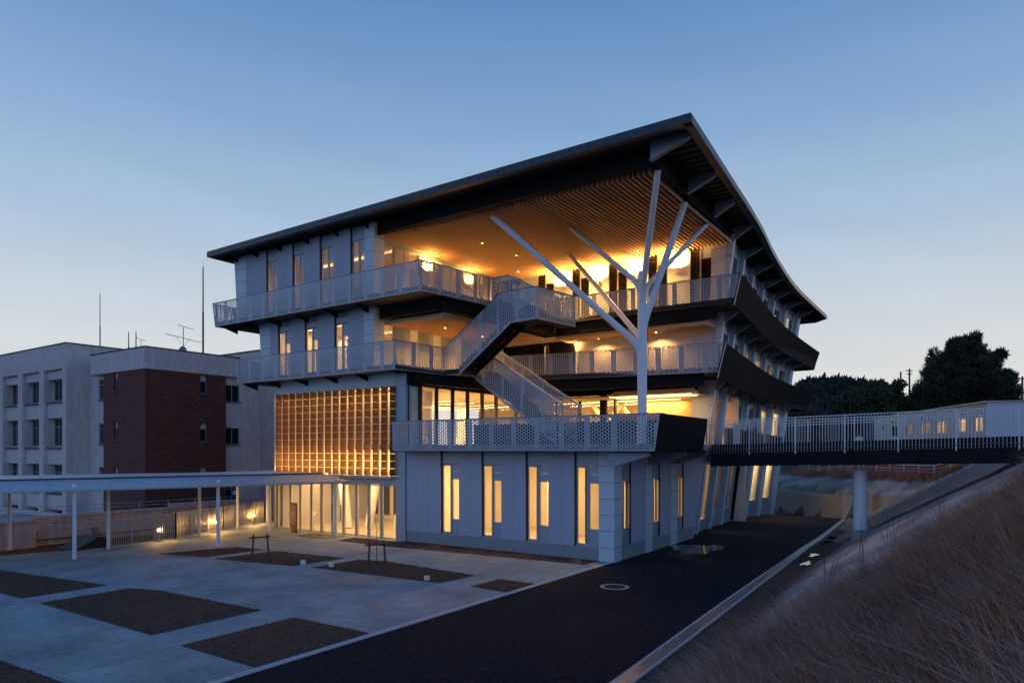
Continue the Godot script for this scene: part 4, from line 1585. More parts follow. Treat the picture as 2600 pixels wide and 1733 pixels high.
	spot_down(11.3, 15.4, 9.9, 3.0)
	# rooms along the drive: lit bays and dark bays
	for q in [[0.06, 4.3, 11.7, 15.7], [0.06, 4.3, 15.9, 24.1], [0.06 - 0.6, 4.3, 24.3, 37.9], [4.76, 8.3, 28.5, 37.5], [8.62, 11.85, 19.5, 29.0]]:
		bx("room_wall", "cream_wall", 4.4, q[0], q[2], 4.5, q[1], q[3])
		bx("room_wall", "cream_wall", 3.3, q[0], q[3] - 0.1, 4.5, q[1], q[3])
		bx("room_wall", "cream_wall", 1.6, q[0], q[2] - 0.1, 4.5, q[1], q[2])
		var n := maxi(1, roundi((q[3] - q[2]) / 4.2))
		for k in n:
			ceiling_lamp(3.7, q[1] - 0.12, lerpf(q[2], q[3], (k + 0.5) / n), Vector2(0.4, 2.0), WARM, 1.0 if q[2] == 15.9 else 8.0)
	bx("core_wall", "dark_wall", 4.6, -1.2, 9.4, 4.75, 4.4, 38.0)
	bx("core_wall", "dark_wall", 4.6, 4.76, 19.3, 4.75, 8.3, 38.0)
	bx("core_wall", "dark_wall", 4.6, 8.62, 13.5, 4.75, 16.2, 38.0)
	bx("floor_fill", "dark_wall", 2.6, 4.3, 11.7, 6.0, 4.49, 37.9)
	bx("floor_fill", "dark_wall", 3.0, -1.4, 9.3, 21.0, -1.3, 38.0)
	var ew := Shape.new()
	ew.hexa([Vector3(face(37.5, -1.3) + 0.3, -1.3, 38.0), Vector3(21, -1.3, 38.0), Vector3(21, -1.3, 38.2), Vector3(face(37.5, -1.3) + 0.3, -1.3, 38.2), Vector3(face(37.5, 16.2) + 0.3, 16.2, 38.0), Vector3(21, 16.2, 38.0), Vector3(21, 16.2, 38.2), Vector3(face(37.5, 16.2) + 0.3, 16.2, 38.2)])
	part("end_wall", ew, mats.precast, bld)


func side_glass(y0: float, y1: float) -> void:  # the wing's wall towards the terraces, facing the drive
	var z := 0.75
	while z < 11.0:
		window(bld, sd(13.66, y0, z + 0.75), 0.74, y1 - y0, "cream_frame", "glass", 0.25)
		bx("wall_panel", "metal_panel", 13.6, y0, z + 0.78, 13.72, y1, z + 0.86)
		window(bld, sd(13.66, y0, z + 1.5), 0.6, (y1 - y0) * 0.55, "cream_frame", "glass")
		bx("wall_panel", "metal_panel", 13.62, y0 + (y1 - y0) * 0.55, z + 0.88, 13.72, y1, z + 1.52)
		bx("wall_panel", "precast", 13.6, y0, z + 1.54, 13.72, y1, minf(z + 1.94, 11.5))
		z += 1.95
	bx("wall_head", "metal_panel", 13.6, y1 + 0.005, 0.7, 13.74, y1 + 0.75, 11.5)


func bracket_lamp(at: Vector3) -> void:
	var s := Shape.new()
	s.ball(at, Vector3(0.09, 0.09, 0.09), 6, 10)
	part("wall_lamp", s, mats.lamp_amber, bld)
	omni("wall_lamp_light", at, AMBER, 1.2, 0.06)


func wall_washer(at: Vector3, out: Vector3) -> void:
	var across := out.cross(Vector3.UP)
	var o := at + out * 0.16
	var s := Shape.new()
	s.bar(o - across * 0.17, o + across * 0.17, 0.16, 0.22)
	var lamp := part("wall_lamp", s, mats.cream_frame, bld)
	s = Shape.new()
	s.bar(o - across * 0.14 + Vector3(0, 0.118, 0), o + across * 0.14 + Vector3(0, 0.118, 0), 0.12, 0.012)
	part("lamp_glow", s, mats.lamp_amber, lamp)
	spot("washer_light", o + Vector3(0, 0.16, 0), (Vector3.UP - out * 0.12).normalized(), AMBER, 46.0 if out.z < -0.5 else 24.0, 86.0, 0.08)


func stair_panel(called: String, outline: Array, w0: float, seams: Array, parent: Node) -> void:
	# a pierced balustrade in the plane z = w0, cut along the seams (lines x = seam)
	var poly := PackedVector2Array(outline)
	for i in seams.size() - 1:
		var strip := PackedVector2Array([Vector2(seams[i] + 0.004, 0), Vector2(seams[i + 1] - 0.004, 0), Vector2(seams[i + 1] - 0.004, 30), Vector2(seams[i] + 0.004, 30)])
		for piece in Geometry2D.intersect_polygons(poly, strip):
			if Geometry2D.is_polygon_clockwise(piece):
				piece.reverse()
			var s := Shape.new()
			s.pierced(piece, Vector3(0, 0, w0), Vector3.RIGHT, Vector3.UP, 0.135, 0.044, 0.003)
			part(called, s, mats.pierced_metal, parent)


func rail_along(points: Array, m: String, parent: Node, wide := 0.05, high := 0.03) -> void:
	for i in points.size() - 1:
		var s := Shape.new()
		var up: Vector3 = (points[i + 1] - points[i]).normalized().cross(Vector3(0, 0, 1))
		if absf((points[i + 1] - points[i]).normalized().z) > 0.7:
			up = Vector3.UP
		s.bar(points[i], points[i + 1], wide, high, up if up.y >= 0 else -up)
		part("handrail", s, mats[m], parent)


func staircase() -> void:
	var st := empty_part("outdoor_staircase", bld)
	# upper flight from the third floor to a half landing, near balustrade
	stair_panel("balustrade_panel", [Vector2(10.5, 8.37), Vector2(10.5, 9.72), Vector2(7.1, 12.06), Vector2(4.97, 12.12), Vector2(4.97, 10.64), Vector2(6.44, 10.59), Vector2(9.62, 8.3)], 2.02, [4.9, 6.1, 7.2, 8.3, 9.4, 10.6], st)
	rail_along([Vector3(10.5, 9.73, 2.03), Vector3(7.1, 12.07, 2.03), Vector3(4.97, 12.13, 2.03)], "dark_frame", st, 0.05, 0.025)
	rail_along([Vector3(10.5, 8.36, 2.03), Vector3(9.62, 8.29, 2.03), Vector3(6.44, 10.58, 2.03), Vector3(4.97, 10.63, 2.03)], "pierced_metal", st, 0.05, 0.03)
	stair_panel("balustrade_panel", [Vector2(9.4, 8.6), Vector2(9.4, 9.72), Vector2(7.1, 11.4), Vector2(5.2, 12.05), Vector2(7.4, 13.27), Vector2(8.55, 13.27), Vector2(8.55, 11.95), Vector2(7.4, 11.95), Vector2(6.4, 10.6), Vector2(6.0, 10.6), Vector2(6.9, 10.4)], 3.36, [5.1, 6.3, 7.4, 8.5, 9.5], st)
	rail_along([Vector3(8.55, 13.28, 3.36), Vector3(7.4, 13.28, 3.36), Vector3(5.2, 12.06, 3.36)], "dark_frame", st, 0.05, 0.025)
	stair_panel("balustrade_panel", [Vector2(5.0, 10.64), Vector2(5.4, 10.64), Vector2(7.5, 11.9), Vector2(7.5, 13.27), Vector2(5.3, 12.1), Vector2(4.6, 12.1), Vector2(4.6, 10.64)], 4.92, [4.5, 5.6, 6.7, 7.6], st)
	var o := Vector3(4.97, 0, 2.02)
	var end_dir := Vector3(4.52 - 4.97, 0, 4.92 - 2.02).normalized()
	for k in 3:
		var s := Shape.new()
		var l := 2.93 / 3.0
		s.pierced(PackedVector2Array([Vector2(k * l + 0.004, 10.64), Vector2((k + 1) * l - 0.004, 10.64), Vector2((k + 1) * l - 0.004, 12.12), Vector2(k * l + 0.004, 12.12)]), o, end_dir, Vector3.UP, 0.135, 0.044, 0.003)
		part("balustrade_panel", s, mats.pierced_metal, st)
	rail_along([Vector3(4.97, 12.13, 2.02), Vector3(4.52, 12.13, 4.92)], "dark_frame", st, 0.05, 0.025)
	rail_along([Vector3(4.97, 10.63, 2.02), Vector3(4.52, 10.63, 4.92)], "pierced_metal", st, 0.05, 0.03)
	var s := Shape.new()
	s.slab(PackedVector2Array([Vector2(4.99, 2.05), Vector2(6.5, 2.05), Vector2(6.5, 3.34), Vector2(5.4, 3.38), Vector2(5.4, 4.9), Vector2(4.55, 4.9)]), 10.66, 10.86)
	part("landing", s, mats.dark_steel, st)
	for f in [[9.6, 8.6, 6.5, 10.86, 2.06, 3.34, 13], [5.4, 10.86, 7.4, 12.1, 3.4, 4.9, 7], [4.5, 4.9, 9.3, 8.6, 3.46, 4.78, 21]]:
		for k in f[6]:
			var t0: float = float(k) / f[6]
			var t1: float = (k + 1.0) / f[6]
			var y := lerpf(f[1], f[3], t1)
			var x0 := lerpf(f[0], f[2], t0)
			var x1 := lerpf(f[0], f[2], t1)
			s = Shape.new()
			s.box(minf(x0, x1) - 0.02, y - 0.05, f[4], maxf(x0, x1), y, f[5])
			s.box(x0 - 0.008, y - 0.17, f[4] + 0.003, x0 + 0.008, y - 0.052, f[5] - 0.003)
			part("tread", s, mats.dark_steel, st)
		for z in [f[4] + 0.05, f[5] - 0.05]:
			s = Shape.new()
			s.bar(Vector3(f[0], f[1] - 0.12, z), Vector3(f[2], f[3] - 0.2, z), 0.05, 0.26, Vector3.UP)
			part("stringer", s, mats.dark_steel, st)
	# lower flight from the deck up to the third floor
	stair_panel("balustrade_panel", [Vector2(9.65, 8.2), Vector2(9.3, 9.75), Vector2(4.4, 6.66), Vector2(4.72, 5.75), Vector2(4.72, 4.78)], 3.42, [4.3, 5.5, 6.7, 7.9, 9.1, 9.7], st)
	stair_panel("balustrade_panel", [Vector2(9.6, 8.25), Vector2(9.3, 9.9), Vector2(4.1, 6.6), Vector2(4.42, 5.7), Vector2(4.42, 4.78)], 4.82, [4.0, 5.2, 6.4, 7.6, 8.8, 9.7], st)
	rail_along([Vector3(9.3, 9.79, 3.42), Vector3(4.4, 6.7, 3.42)], "galvanised", st, 0.06, 0.05)
	rail_along([Vector3(9.3, 9.94, 4.82), Vector3(4.1, 6.64, 4.82)], "galvanised", st, 0.06, 0.05)
	rail_along([Vector3(9.65, 8.19, 3.42), Vector3(4.72, 4.78, 3.42)], "pierced_metal", st, 0.05, 0.03)


func tree_column() -> void:
	var col := thing("branching_column", "tall white steel column that forks like a tree under the terrace roof", "column", Vector3(0.56, 4.74, 4.0))
	var c := Vector3(0.56, 0, 4.0)
	var p := func(y: float) -> Vector3: return Vector3(c.x, y, c.z)
	var s := Shape.new()
	s.tube([p.call(4.74), p.call(9.0), p.call(9.6), p.call(12.6)], [0.215, 0.215, 0.205, 0.18], 28)
	part("trunk", s, mats.white_paint, col)
	s = Shape.new()
	s.tube([p.call(4.745), p.call(4.77)], [0.36, 0.36], 28)
	part("base_plate", s, mats.white_paint, col)
	for q in [[-1.62, 0.55, 15.5, 11.6, 0.135], [-1.3, 4.4, 15.45, 10.0, 0.155], [-1.15, 7.8, 15.45, 11.7, 0.115], [6.75, 0.95, 15.45, 9.1, 0.15], [4.55, 4.5, 15.45, 11.9, 0.115], [6.95, 8.6, 15.45, 9.5, 0.125]]:
		var tip := Vector3(q[0], q[2], q[1])
		var root: Vector3 = p.call(q[3])
		var d := (tip - root).normalized()
		var r: float = q[4]
		s = Shape.new()
		var path := []
		var radii := []
		for k in 7:
			var t := k / 6.0 * 0.5
			var a: Vector3 = root - Vector3(0, 0.75, 0) + Vector3(0, t * 1.5, 0)
			var b: Vector3 = root + d * (t * 1.5)
			path.append(a.lerp(b, smoothstep(0.0, 0.5, t)))
			radii.append(lerpf(0.17, r, smoothstep(0.0, 0.5, t)))
		path.append(tip)
		radii.append(r * 0.92)
		s.tube(path, radii, 22)
		var br := part("branch", s, mats.white_paint, col)
		s = Shape.new()
		s.tube([tip, tip + Vector3(0, 0.12, 0)], [r * 0.7, r * 0.7], 12)
		s.box(tip.x - 0.2, tip.y + 0.1, tip.z - 0.2, tip.x + 0.2, tip.y + 0.14, tip.z + 0.2)
		part("cap_plate", s, mats.dark_steel, br)


func footbridge() -> void:
	var br := thing("footbridge", "dark steel footbridge with thin upright railings crossing from building to hillside", "footbridge", Vector3(-8.0, 3.7, 6.8))
	var y := func(u: float) -> float: return 4.45 + (-1.8 - u) * 0.0235
	var u0 := -2.05
	var u1 := -19.0
	var s := Shape.new()
	var dk := func(s: Shape, ua: float, ub: float, z0: float, z1: float, t0: float, t1: float) -> void:
		s.hexa([Vector3(ua, y.call(ua) + t0, z0), Vector3(ub, y.call(ub) + t0, z0), Vector3(ub, y.call(ub) + t0, z1), Vector3(ua, y.call(ua) + t0, z1), Vector3(ua, y.call(ua) + t1, z0), Vector3(ub, y.call(ub) + t1, z0), Vector3(ub, y.call(ub) + t1, z1), Vector3(ua, y.call(ua) + t1, z1)])
	dk.call(s, u0, u1, 5.75, 7.9, 0.1, 0.24)
	part("deck", s, mats.fair_concrete, br)
	for z in [5.6, 7.95]:
		s = Shape.new()
		dk.call(s, u0, u1, z - 0.015, z + 0.015, -0.66, 0.0)
		dk.call(s, u0, u1, z - 0.12, z + 0.12, -0.69, -0.66)
		dk.call(s, u0, u1, z - 0.12, z + 0.12, 0.0, 0.03)
		part("girder", s, mats.dark_steel, br)
		var k := -3.0
		while k > u1:
			s = Shape.new()
			dk.call(s, k, k - 0.03, z - 0.11, z - 0.016, -0.655, -0.003)
			part("stiffener", s, mats.dark_steel, br)
			k -= 2.4
		s = Shape.new()
		dk.call(s, u0, u1, z + 0.05 if z < 7 else z - 0.08, z + 0.08 if z < 7 else z - 0.05, 0.035, 0.28)
		part("kick_plate", s, mats.dark_steel, br)
	var zs := [5.5, 8.06]
	for z in zs:
		for h in [[1.33, 0.05, 0.035], [1.1, 0.035, 0.03], [0.02, 0.035, 0.03]]:
			s = Shape.new()
			s.bar(Vector3(u0 + 0.2, y.call(u0 + 0.2) + h[0], z), Vector3(u1, y.call(u1) + h[0], z), h[1], h[2])
			part("rail", s, mats.galvanised, br)
		s = Shape.new()
		s.box(-0.008, -0.12, -0.008, 0.008, 1.32, 0.008)
		var bal := s.mesh()
		var post := Shape.new()
		post.box(-0.03, -0.2, -0.015, 0.03, 1.32, 0.015)
		var post_mesh := post.mesh()
		var n := 0
		var u := u0 + 0.15
		while u > u1:
			if n % 16 == 0:
				placed("post", post_mesh, mats.galvanised, br, Transform3D(Basis(), Vector3(u, y.call(u), z)))
			else:
				placed("baluster", bal, mats.galvanised, br, Transform3D(Basis(), Vector3(u, y.call(u), z)))
			u -= 0.118
			n += 1
	s = Shape.new()
	s.tube([Vector3(-7.95, 1.15, 6.8), Vector3(-7.95, 3.66, 6.8)], [0.265, 0.265], 28)
	part("pier", s, mats.white_paint, br)
	s = Shape.new()
	s.tube([Vector3(-7.95, -0.5, 6.8), Vector3(-7.95, 1.2, 6.8)], [0.34, 0.34], 28)
	part("pier_base", s, mats.fair_concrete, br)
	s = Shape.new()
	s.box(-2.6, 4.74, 8.15, -2.3, 5.75, 8.24)
	part("end_post", s, mats.pale_panel, br)


func canopy() -> void:
	var cn := thing("covered_walkway", "long low walkway roof on slim white posts leading to the lit entrance", "canopy", Vector3(19.0, 0, -8.0))
	var near := [Vector2(21.9, -22.0), Vector2(18.55, -11.4), Vector2(14.55, 1.0)]
	var a := Vector2(22.2, -23.0)
	var b := Vector2(14.72, -0.45)
	var back_a := Vector2(32.0, -23.0)
	var back_m := Vector2(25.6, -11.6)
	var back_b := Vector2(22.3, -3.8)
	var inn := Vector2(0.954, 0.301) * 0.95
	# near roof slope, in sheets
	var count := 11
	for k in count:
		var p := a.lerp(b, (k + 0.0) / count)
		var q := a.lerp(b, (k + 1.0) / count)
		var dv := (q - p).normalized() * 0.004
		p += dv
		q -= dv
		var s := Shape.new()
		var p2 := p + inn
		var q2 := q + inn
		if k == count - 1:
			q2 += Vector2(0.35, -1.1)
		s.hexa([Vector3(p.x, 2.84, p.y), Vector3(q.x, 2.84, q.y), Vector3(q2.x, 3.2, q2.y), Vector3(p2.x, 3.2, p2.y), Vector3(p.x, 2.9, p.y), Vector3(q.x, 2.9, q.y), Vector3(q2.x, 3.27, q2.y), Vector3(p2.x, 3.27, p2.y)])
		part("roof_sheet", s, mats.canopy_sheet, cn)
	var s := Shape.new()
	var r0 := a + inn
	var r1 := b + inn + Vector2(0.35, -1.1)
	s.slab(PackedVector2Array([r0 + Vector2(0.05, 0), r1 + Vector2(0.05, 0), Vector2(16.5, -0.5), Vector2(21.4, -0.5), Vector2(21.7, -0.4), back_b, back_m, back_a]), 3.2, 3.3)
	part("roof_top", s, mats.canopy_sheet, cn)
	s = Shape.new()
	s.bar(Vector3(r0.x + 0.02, 3.30, r0.y), Vector3(r1.x + 0.02, 3.30, r1.y), 0.1, 0.05)
	part("ridge_gutter", s, mats.dark_frame, cn)
	s = Shape.new()
	s.bar(Vector3(a.x, 2.83, a.y), Vector3(b.x, 2.83, b.y), 0.05, 0.06)
	part("eaves_trim", s, mats.frame_metal, cn)
	s = Shape.new()
	s.slab(PackedVector2Array([b + Vector2(0.1, -0.3), b + Vector2(-1.0, 0.05), Vector2(13.7, -0.5), Vector2(16.4, -0.5)]), 2.86, 2.9)
	part("glass_end", s, mats.metal_panel, cn)
	s = Shape.new()
	s.slab(PackedVector2Array([a + inn * 0.9, b + inn * 0.9, Vector2(16.0, -0.55), Vector2(21.6, -0.55), back_b - Vector2(0.2, 0), back_m - Vector2(0.3, 0), back_a]), 3.1, 3.15)
	part("roof_soffit", s, mats.white_paint, cn)
	for q in [[18.72, -11.86], [17.02, -6.5], [15.3, -1.02], [20.62, -9.65], [21.64, -4.65], [20.69, -1.06], [20.4, -17.2], [24.3, -12.2], [23.2, -1.39], [24.84, 1.78]]:
		s = Shape.new()
		s.tube([Vector3(q[0], -0.05, q[1]), Vector3(q[0], 3.12, q[1])], [0.075, 0.075], 16)
		part("post", s, mats.white_paint, cn)
	s = Shape.new()
	s.slab(PackedVector2Array([Vector2(22.4, -3.5), Vector2(21.75, -0.2), Vector2(21.75, 4), Vector2(26.4, 4), Vector2(24.4, -1.4)]), 3.05, 3.2)
	part("side_roof", s, mats.canopy_sheet, cn)
	# uprights fence along the plaza edge
	var fe := thing("railing_fence", "metal fence of close upright bars along the plaza edge beside the walkway", "fence", Vector3(22, 0, -4))
	var line := [Vector2(20.95, -9.5), Vector2(21.4, -6.07), Vector2(23.1, -2.37), Vector2(25.0, 1.66), Vector2(25.6, 2.9)]
	var bar := Shape.new()
	bar.tube([Vector3(0, 0.06, 0), Vector3(0, 1.3, 0)], [0.014, 0.014], 6, false)
	var bm := bar.mesh()
	for i in line.size() - 1:
		var p: Vector2 = line[i]
		var q: Vector2 = line[i + 1]
		var l := p.distance_to(q)
		for y in [0.06, 1.31]:
			s = Shape.new()
			s.bar(Vector3(p.x, y, p.y), Vector3(q.x, y, q.y), 0.04, 0.03)
			part("rail", s, mats.galvanised, fe)
		var n := int(l / 0.11)
		for k in n:
			var m := p.lerp(q, (k + 0.5) / n)
			placed("bar", bm, mats.galvanised, fe, Transform3D(Basis(), Vector3(m.x, 0, m.y)))
		var posts := maxi(1, roundi(l / 1.25))
		for k in posts + 1:
			var m := p.lerp(q, float(k) / posts)
			s = Shape.new()
			s.box(m.x - 0.025, -0.02, m.y - 0.025, m.x + 0.025, 1.34, m.y + 0.025)
			part("post", s, mats.galvanised, fe)
	for q in [[21.75, -6.84], [22.75, -3.1], [24.45, 0.4]]:
		var labels := ["squat lit lamp bollard nearest the start of the railing fence", "squat lit lamp bollard midway along the railing fence, behind a walkway post", "squat lit lamp bollard at the far end of the railing fence"]
		var bo := thing("bollard_light", labels[[-6.84, -3.1, 0.4].find(q[1])], "bollard light", Vector3(q[0] - 0.45, 0, q[1] - 0.15), "lit bollards along the fence")
		var at: Vector3 = bo.position
		s = Shape.new()
		s.tube([at, at + Vector3(0, 0.5, 0)], [0.05, 0.05], 14)
		part("bollard_post", s, mats.frame_metal, bo)
		s = Shape.new()
		s.tube([at + Vector3(0, 0.5, 0), at + Vector3(0, 0.63, 0)], [0.055, 0.055], 14)
		part("lamp_head", s, mats.lamp_bright, bo)
		s = Shape.new()
		s.tube([at + Vector3(0, 0.63, 0), at + Vector3(0, 0.66, 0)], [0.06, 0.06], 14)
		part("lamp_cap", s, mats.frame_metal, bo)
		omni("bollard_lamp", at + Vector3(0, 0.565, 0), AMBER, 3.2, 0.03)


func old_window(parent: Node, where: Transform3D, w: float, h: float, transom: float, panes := 2, top_panel := 0.0) -> void:
	var s := Shape.new()
	var t := 0.05
	s.box(0, 0, -0.03, t, h, 0.05)
	s.box(w - t, 0, -0.03, w, h, 0.05)
	s.box(t, 0, -0.03, w - t, t, 0.05)
	s.box(t, h - t, -0.03, w - t, h, 0.05)
	for k in panes - 1:
		var x := w * (k + 1) / panes
		s.box(x - 0.03, t, -0.02, x + 0.03, h - t, 0.04)
	if transom > 0.0:
		s.box(t, h * transom - 0.03, -0.025, w - t, h * transom + 0.03, 0.045)
	var o := placed("window", s.mesh(), mats.frame_metal, parent, where)
	s = Shape.new()
	s.quad(Vector3(t, t, 0.01), Vector3(t, h - t, 0.01), Vector3(w - t, h - t, 0.01), Vector3(w - t, t, 0.01))
	placed("pane", s.mesh(), mats.old_glass, o, Transform3D())
	if top_panel > 0.0:
		s = Shape.new()
		s.box(t, h * (1.0 - top_panel), -0.012, w - t, h - t, 0.03)
		placed("blank_panel", s.mesh(), mats.old_white, o, Transform3D())


# a wall facing the viewer's left-front (plane z) with square openings; openings are [x0, x1, y0, y1]
func pierced_wall(called: String, m: String, parent: Node, u0: float, u1: float, y0: float, y1: float, holes: Array, o: Vector3, ax: Vector3, into: Vector3, thick: float) -> void:
	var xs := [u0, u1]
	for h in holes:
		for x in [h[0], h[1]]:
			if not xs.has(x):
				xs.append(x)
	xs.sort()
	var s := Shape.new()
	for i in xs.size() - 1:
		var mid: float = (xs[i] + xs[i + 1]) / 2.0
		var cuts := []
		for h in holes:
			if mid > h[0] and mid < h[1]:
				cuts.append([h[2], h[3]])
		cuts.sort_custom(func(p, q): return p[0] < q[0])
		var y := y0
		cuts.append([y1, y1])
		for c in cuts:
			if c[0] > y + 0.001:
				var a: Vector3 = o + ax * xs[i]
				var b: Vector3 = o + ax * xs[i + 1]
				s.hexa([a + Vector3(0, y, 0), b + Vector3(0, y, 0), b + into + Vector3(0, y, 0), a + into + Vector3(0, y, 0), a + Vector3(0, c[0], 0), b + Vector3(0, c[0], 0), b + into + Vector3(0, c[0], 0), a + into + Vector3(0, c[0], 0)])
			y = c[1]
	part(called, s, mats[m], parent)


func old_buildings() -> void:
	# brick-faced block
	var bb := thing("brick_building", "flat roofed block of dark red brick under a deep white band, beyond the terrace wall", "building", Vector3(45, 0, 7))
	var holes_r := []
	var holes_l := []
	for y in [9.22, 5.23, 1.5]:
		holes_r.append([7.28, 7.88, y, y + 1.52])
		holes_l.append([45.75, 46.35, y + 0.05, y + 1.57])
	pierced_wall("brick_wall", "old_brick", bb, 2.72, 9.6, -1.6, 10.84, holes_r, Vector3(41.42, 0, 0), Vector3(0, 0, 1), Vector3(0.3, 0, 0), 0.3)
	pierced_wall("brick_wall", "old_brick", bb, 41.72, 48.1, -1.6, 10.84, holes_l, Vector3(0, 0, 2.72), Vector3(1, 0, 0), Vector3(0, 0, 0.3), 0.3)
	for h in holes_r:
		old_window(bb, sd(41.6, h[2], h[1]), 0.6, 1.52, 0.0, 1, 0.33)
		bx("sill", "sill_stone", 41.3, h[2] - 0.12, h[0] - 0.1, 41.62, h[2] - 0.005, h[1] + 0.1, bb)
	for h in holes_l:
		old_window(bb, fr(h[0], h[2], 2.9), 0.6, 1.52, 0.0, 1, 0.33)
		bx("sill", "sill_stone", h[0] - 0.1, h[2] - 0.12, 2.6, h[1] + 0.1, h[2] - 0.005, 2.92, bb)
	bx("brick_return", "old_brick", 41.73, -0.5, 9.3, 43.0, 10.84, 9.59, bb)
	bx("roof_band", "old_white", 41.38, 10.85, 2.68, 50.3, 12.5, 10.9, bb)
	bx("coping", "old_coping", 41.33, 12.505, 2.63, 50.35, 12.6, 10.95, bb)
	var holes := []
	for y in [8.69, 4.98]:
		holes.append([9.75, 11.15, y, y + 1.45])
	holes.append([9.75, 11.1, -0.2, 2.2])
	pierced_wall("wall", "old_white", bb, 9.62, 13.3, -1.6, 10.84, holes, Vector3(41.75, 0, 0), Vector3(0, 0, 1), Vector3(0.3, 0, 0), 0.3)
	for k in 2:
		old_window(bb, sd(41.9, holes[k][2], 11.15), 1.4, 1.45, 0.0, 2)
		bx("sill", "sill_stone", 41.66, holes[k][2] - 0.08, 9.7, 41.9, holes[k][2] - 0.005, 11.25, bb)
	old_window(bb, sd(41.9, -0.2, 11.1), 1.35, 2.4, 0.55, 2)
	bx("door_notice", "white_plastic", 41.84, 1.3, 10.5, 41.85, 1.75, 10.9, bb)
	bx("door_notice", "white_plastic", 41.84, 0.6, 10.5, 41.85, 0.95, 10.9, bb)
	bx("core", "dark_wall", 42.4, -0.5, 3.5, 50, 10.8, 13.0, bb)
	# window strip between the brick block and its neighbour
	var hol := []
	for y in [8.75, 5.0, 1.3]:
		hol.append([48.35, 50.2, y, y + 1.75])
	pierced_wall("wall", "old_white", bb, 48.11, 52.0, -1.6, 10.84, hol, Vector3(0, 0, 3.3), Vector3(1, 0, 0), Vector3(0, 0, 0.3), 0.3)
	for h in hol:
		old_window(bb, fr(h[0], h[2], 3.42), 1.85, 1.75, 0.75, 2, 0.0)
		bx("sill", "sill_stone", h[0] - 0.05, h[2] - 0.08, 3.2, h[1], h[2] - 0.004, 3.42, bb)
	# white block with deep framed bays
	var wb := thing("white_building", "white rendered block with deep upright bays and recessed dark windows, leftmost of the old buildings", "building", Vector3(60, 0, 6))
	var top := 13.68
	var open := []
	var us := [[52.72, 56.4], [57.33, 60.94], [61.9, 65.45], [66.4, 70.0], [71.0, 74.6]]
	for b in us:
		open.append([b[0], b[1], -1.0, 11.5])
	pierced_wall("front_frame", "old_white", wb, 52.0, 76.0, -2.3, top - 0.1, open, Vector3(0, 0, 1.5), Vector3(1, 0, 0), Vector3(0, 0, 0.5), 0.5)
	bx("side_wall", "old_white", 52.0, -2.3, 2.01, 52.4, top - 0.1, 12.0, wb)
	bx("coping", "old_coping", 51.95, top - 0.095, 1.45, 76.0, top, 12.0, wb)
	bx("roof", "old_coping", 52.41, 12.9, 2.0, 76.0, 13.0, 12.0, wb)
	for b in us:
		bx("bay_side", "old_white", b[0] - 0.2, -2.3, 2.01, b[0] - 0.002, 11.6, 2.6, wb)
		bx("bay_side", "old_white", b[1] + 0.002, -2.3, 2.01, b[1] + 0.2, 11.6, 2.6, wb)
		for q in [[10.7, 11.6], [7.3, 8.6], [3.25, 4.6], [-0.7, 0.6]]:
			bx("spandrel", "old_white", b[0], q[0], 1.82, b[1], q[1], 2.1, wb)
			bx("floor_edge", "old_white", b[0], q[0], 2.11, b[1], q[0] + 0.12, 2.45, wb)
			if q[0] < 10:
				bx("sill", "sill_stone", b[0], q[1], 1.66, b[1] - 0.05, q[1] + 0.12, 2.3, wb)
		var wu := b[0] as float
		for q in [[8.75, 1.9], [4.75, 2.5], [0.75, 2.45]]:
			pierced_wall("window_wall", "old_white", wb, b[0], b[1], q[0], q[0] + q[1] + 0.3, [[wu + 1.9, wu + 3.6, q[0] + 0.1, q[0] + q[1]]], Vector3(0, 0, 2.3), Vector3(1, 0, 0), Vector3(0, 0, 0.2), 0.2)
			old_window(wb, fr(wu + 1.9, q[0] + 0.1, 2.38), 1.7, q[1] - 0.1, 0.7 if q[1] > 2 else 0.0, 2)
	bx("core", "dark_wall", 52.5, -2.3, 2.8, 75, 12.8, 12, wb)
	# the block behind
	var hb := thing("rear_building", "plain white wing rising behind the brick block, its end hidden by the new building", "building", Vector3(48, 0, 20))
	var hh := []
	for y in [9.2, 5.4, 1.4]:
		hh.append([15.1, 16.5, y, y + 1.8])
		hh.append([18.6, 20.0, y, y + 1.8])
	pierced_wall("side_wall", "old_white", hb, 13.27, 26.0, -0.5, 13.5, hh, Vector3(41.97, 0, 0), Vector3(0, 0, 1), Vector3(0.4, 0, 0), 0.4)
	for h in hh:
		old_window(hb, sd(42.15, h[2], h[1]), 1.4, 1.8, 0.7, 2)
		bx("sill", "sill_stone", 41.85, h[2] - 0.1, h[0] - 0.05, 42.1, h[2] - 0.004, h[1] + 0.05, hb)
	bx("front_wall", "old_white", 42.38, -0.5, 13.27, 58.0, 13.5, 13.6, hb)
	bx("coping", "old_coping", 41.9, 13.505, 13.2, 58.0, 13.62, 26.0, hb)
	bx("core", "dark_wall", 42.8, -0.5, 14.0, 57, 13.3, 25, hb)
	# terrace wall in front of the old buildings
	var tw := thing("terrace_wall", "weathered peach concrete retaining wall with coping and low pipe rail, beyond the plaza fence", "wall", Vector3(34, -2.3, 0))
	bx("wall_face", "old_peach", 34.0, -0.8, -8.1, 34.4, 0.42, 12.4, tw)
	bx("coping", "old_peach", 33.9, 0.42, -8.1, 34.45, 0.56, 12.4, tw)
	bx("moulding", "old_peach", 33.95, 0.16, -8.1, 33.998, 0.2, 12.4, tw)
	bx("ledge", "old_coping", 33.93, -0.86, -8.1, 34.4, -0.805, 12.4, tw)
	bx("wall_foot", "old_peach", 34.1, -1.2, -8.1, 34.4, -0.865, 12.4, tw)
	bx("lower_wall", "old_brown", 34.35, -2.4, -8.1, 34.6, -1.205, 12.4, tw)
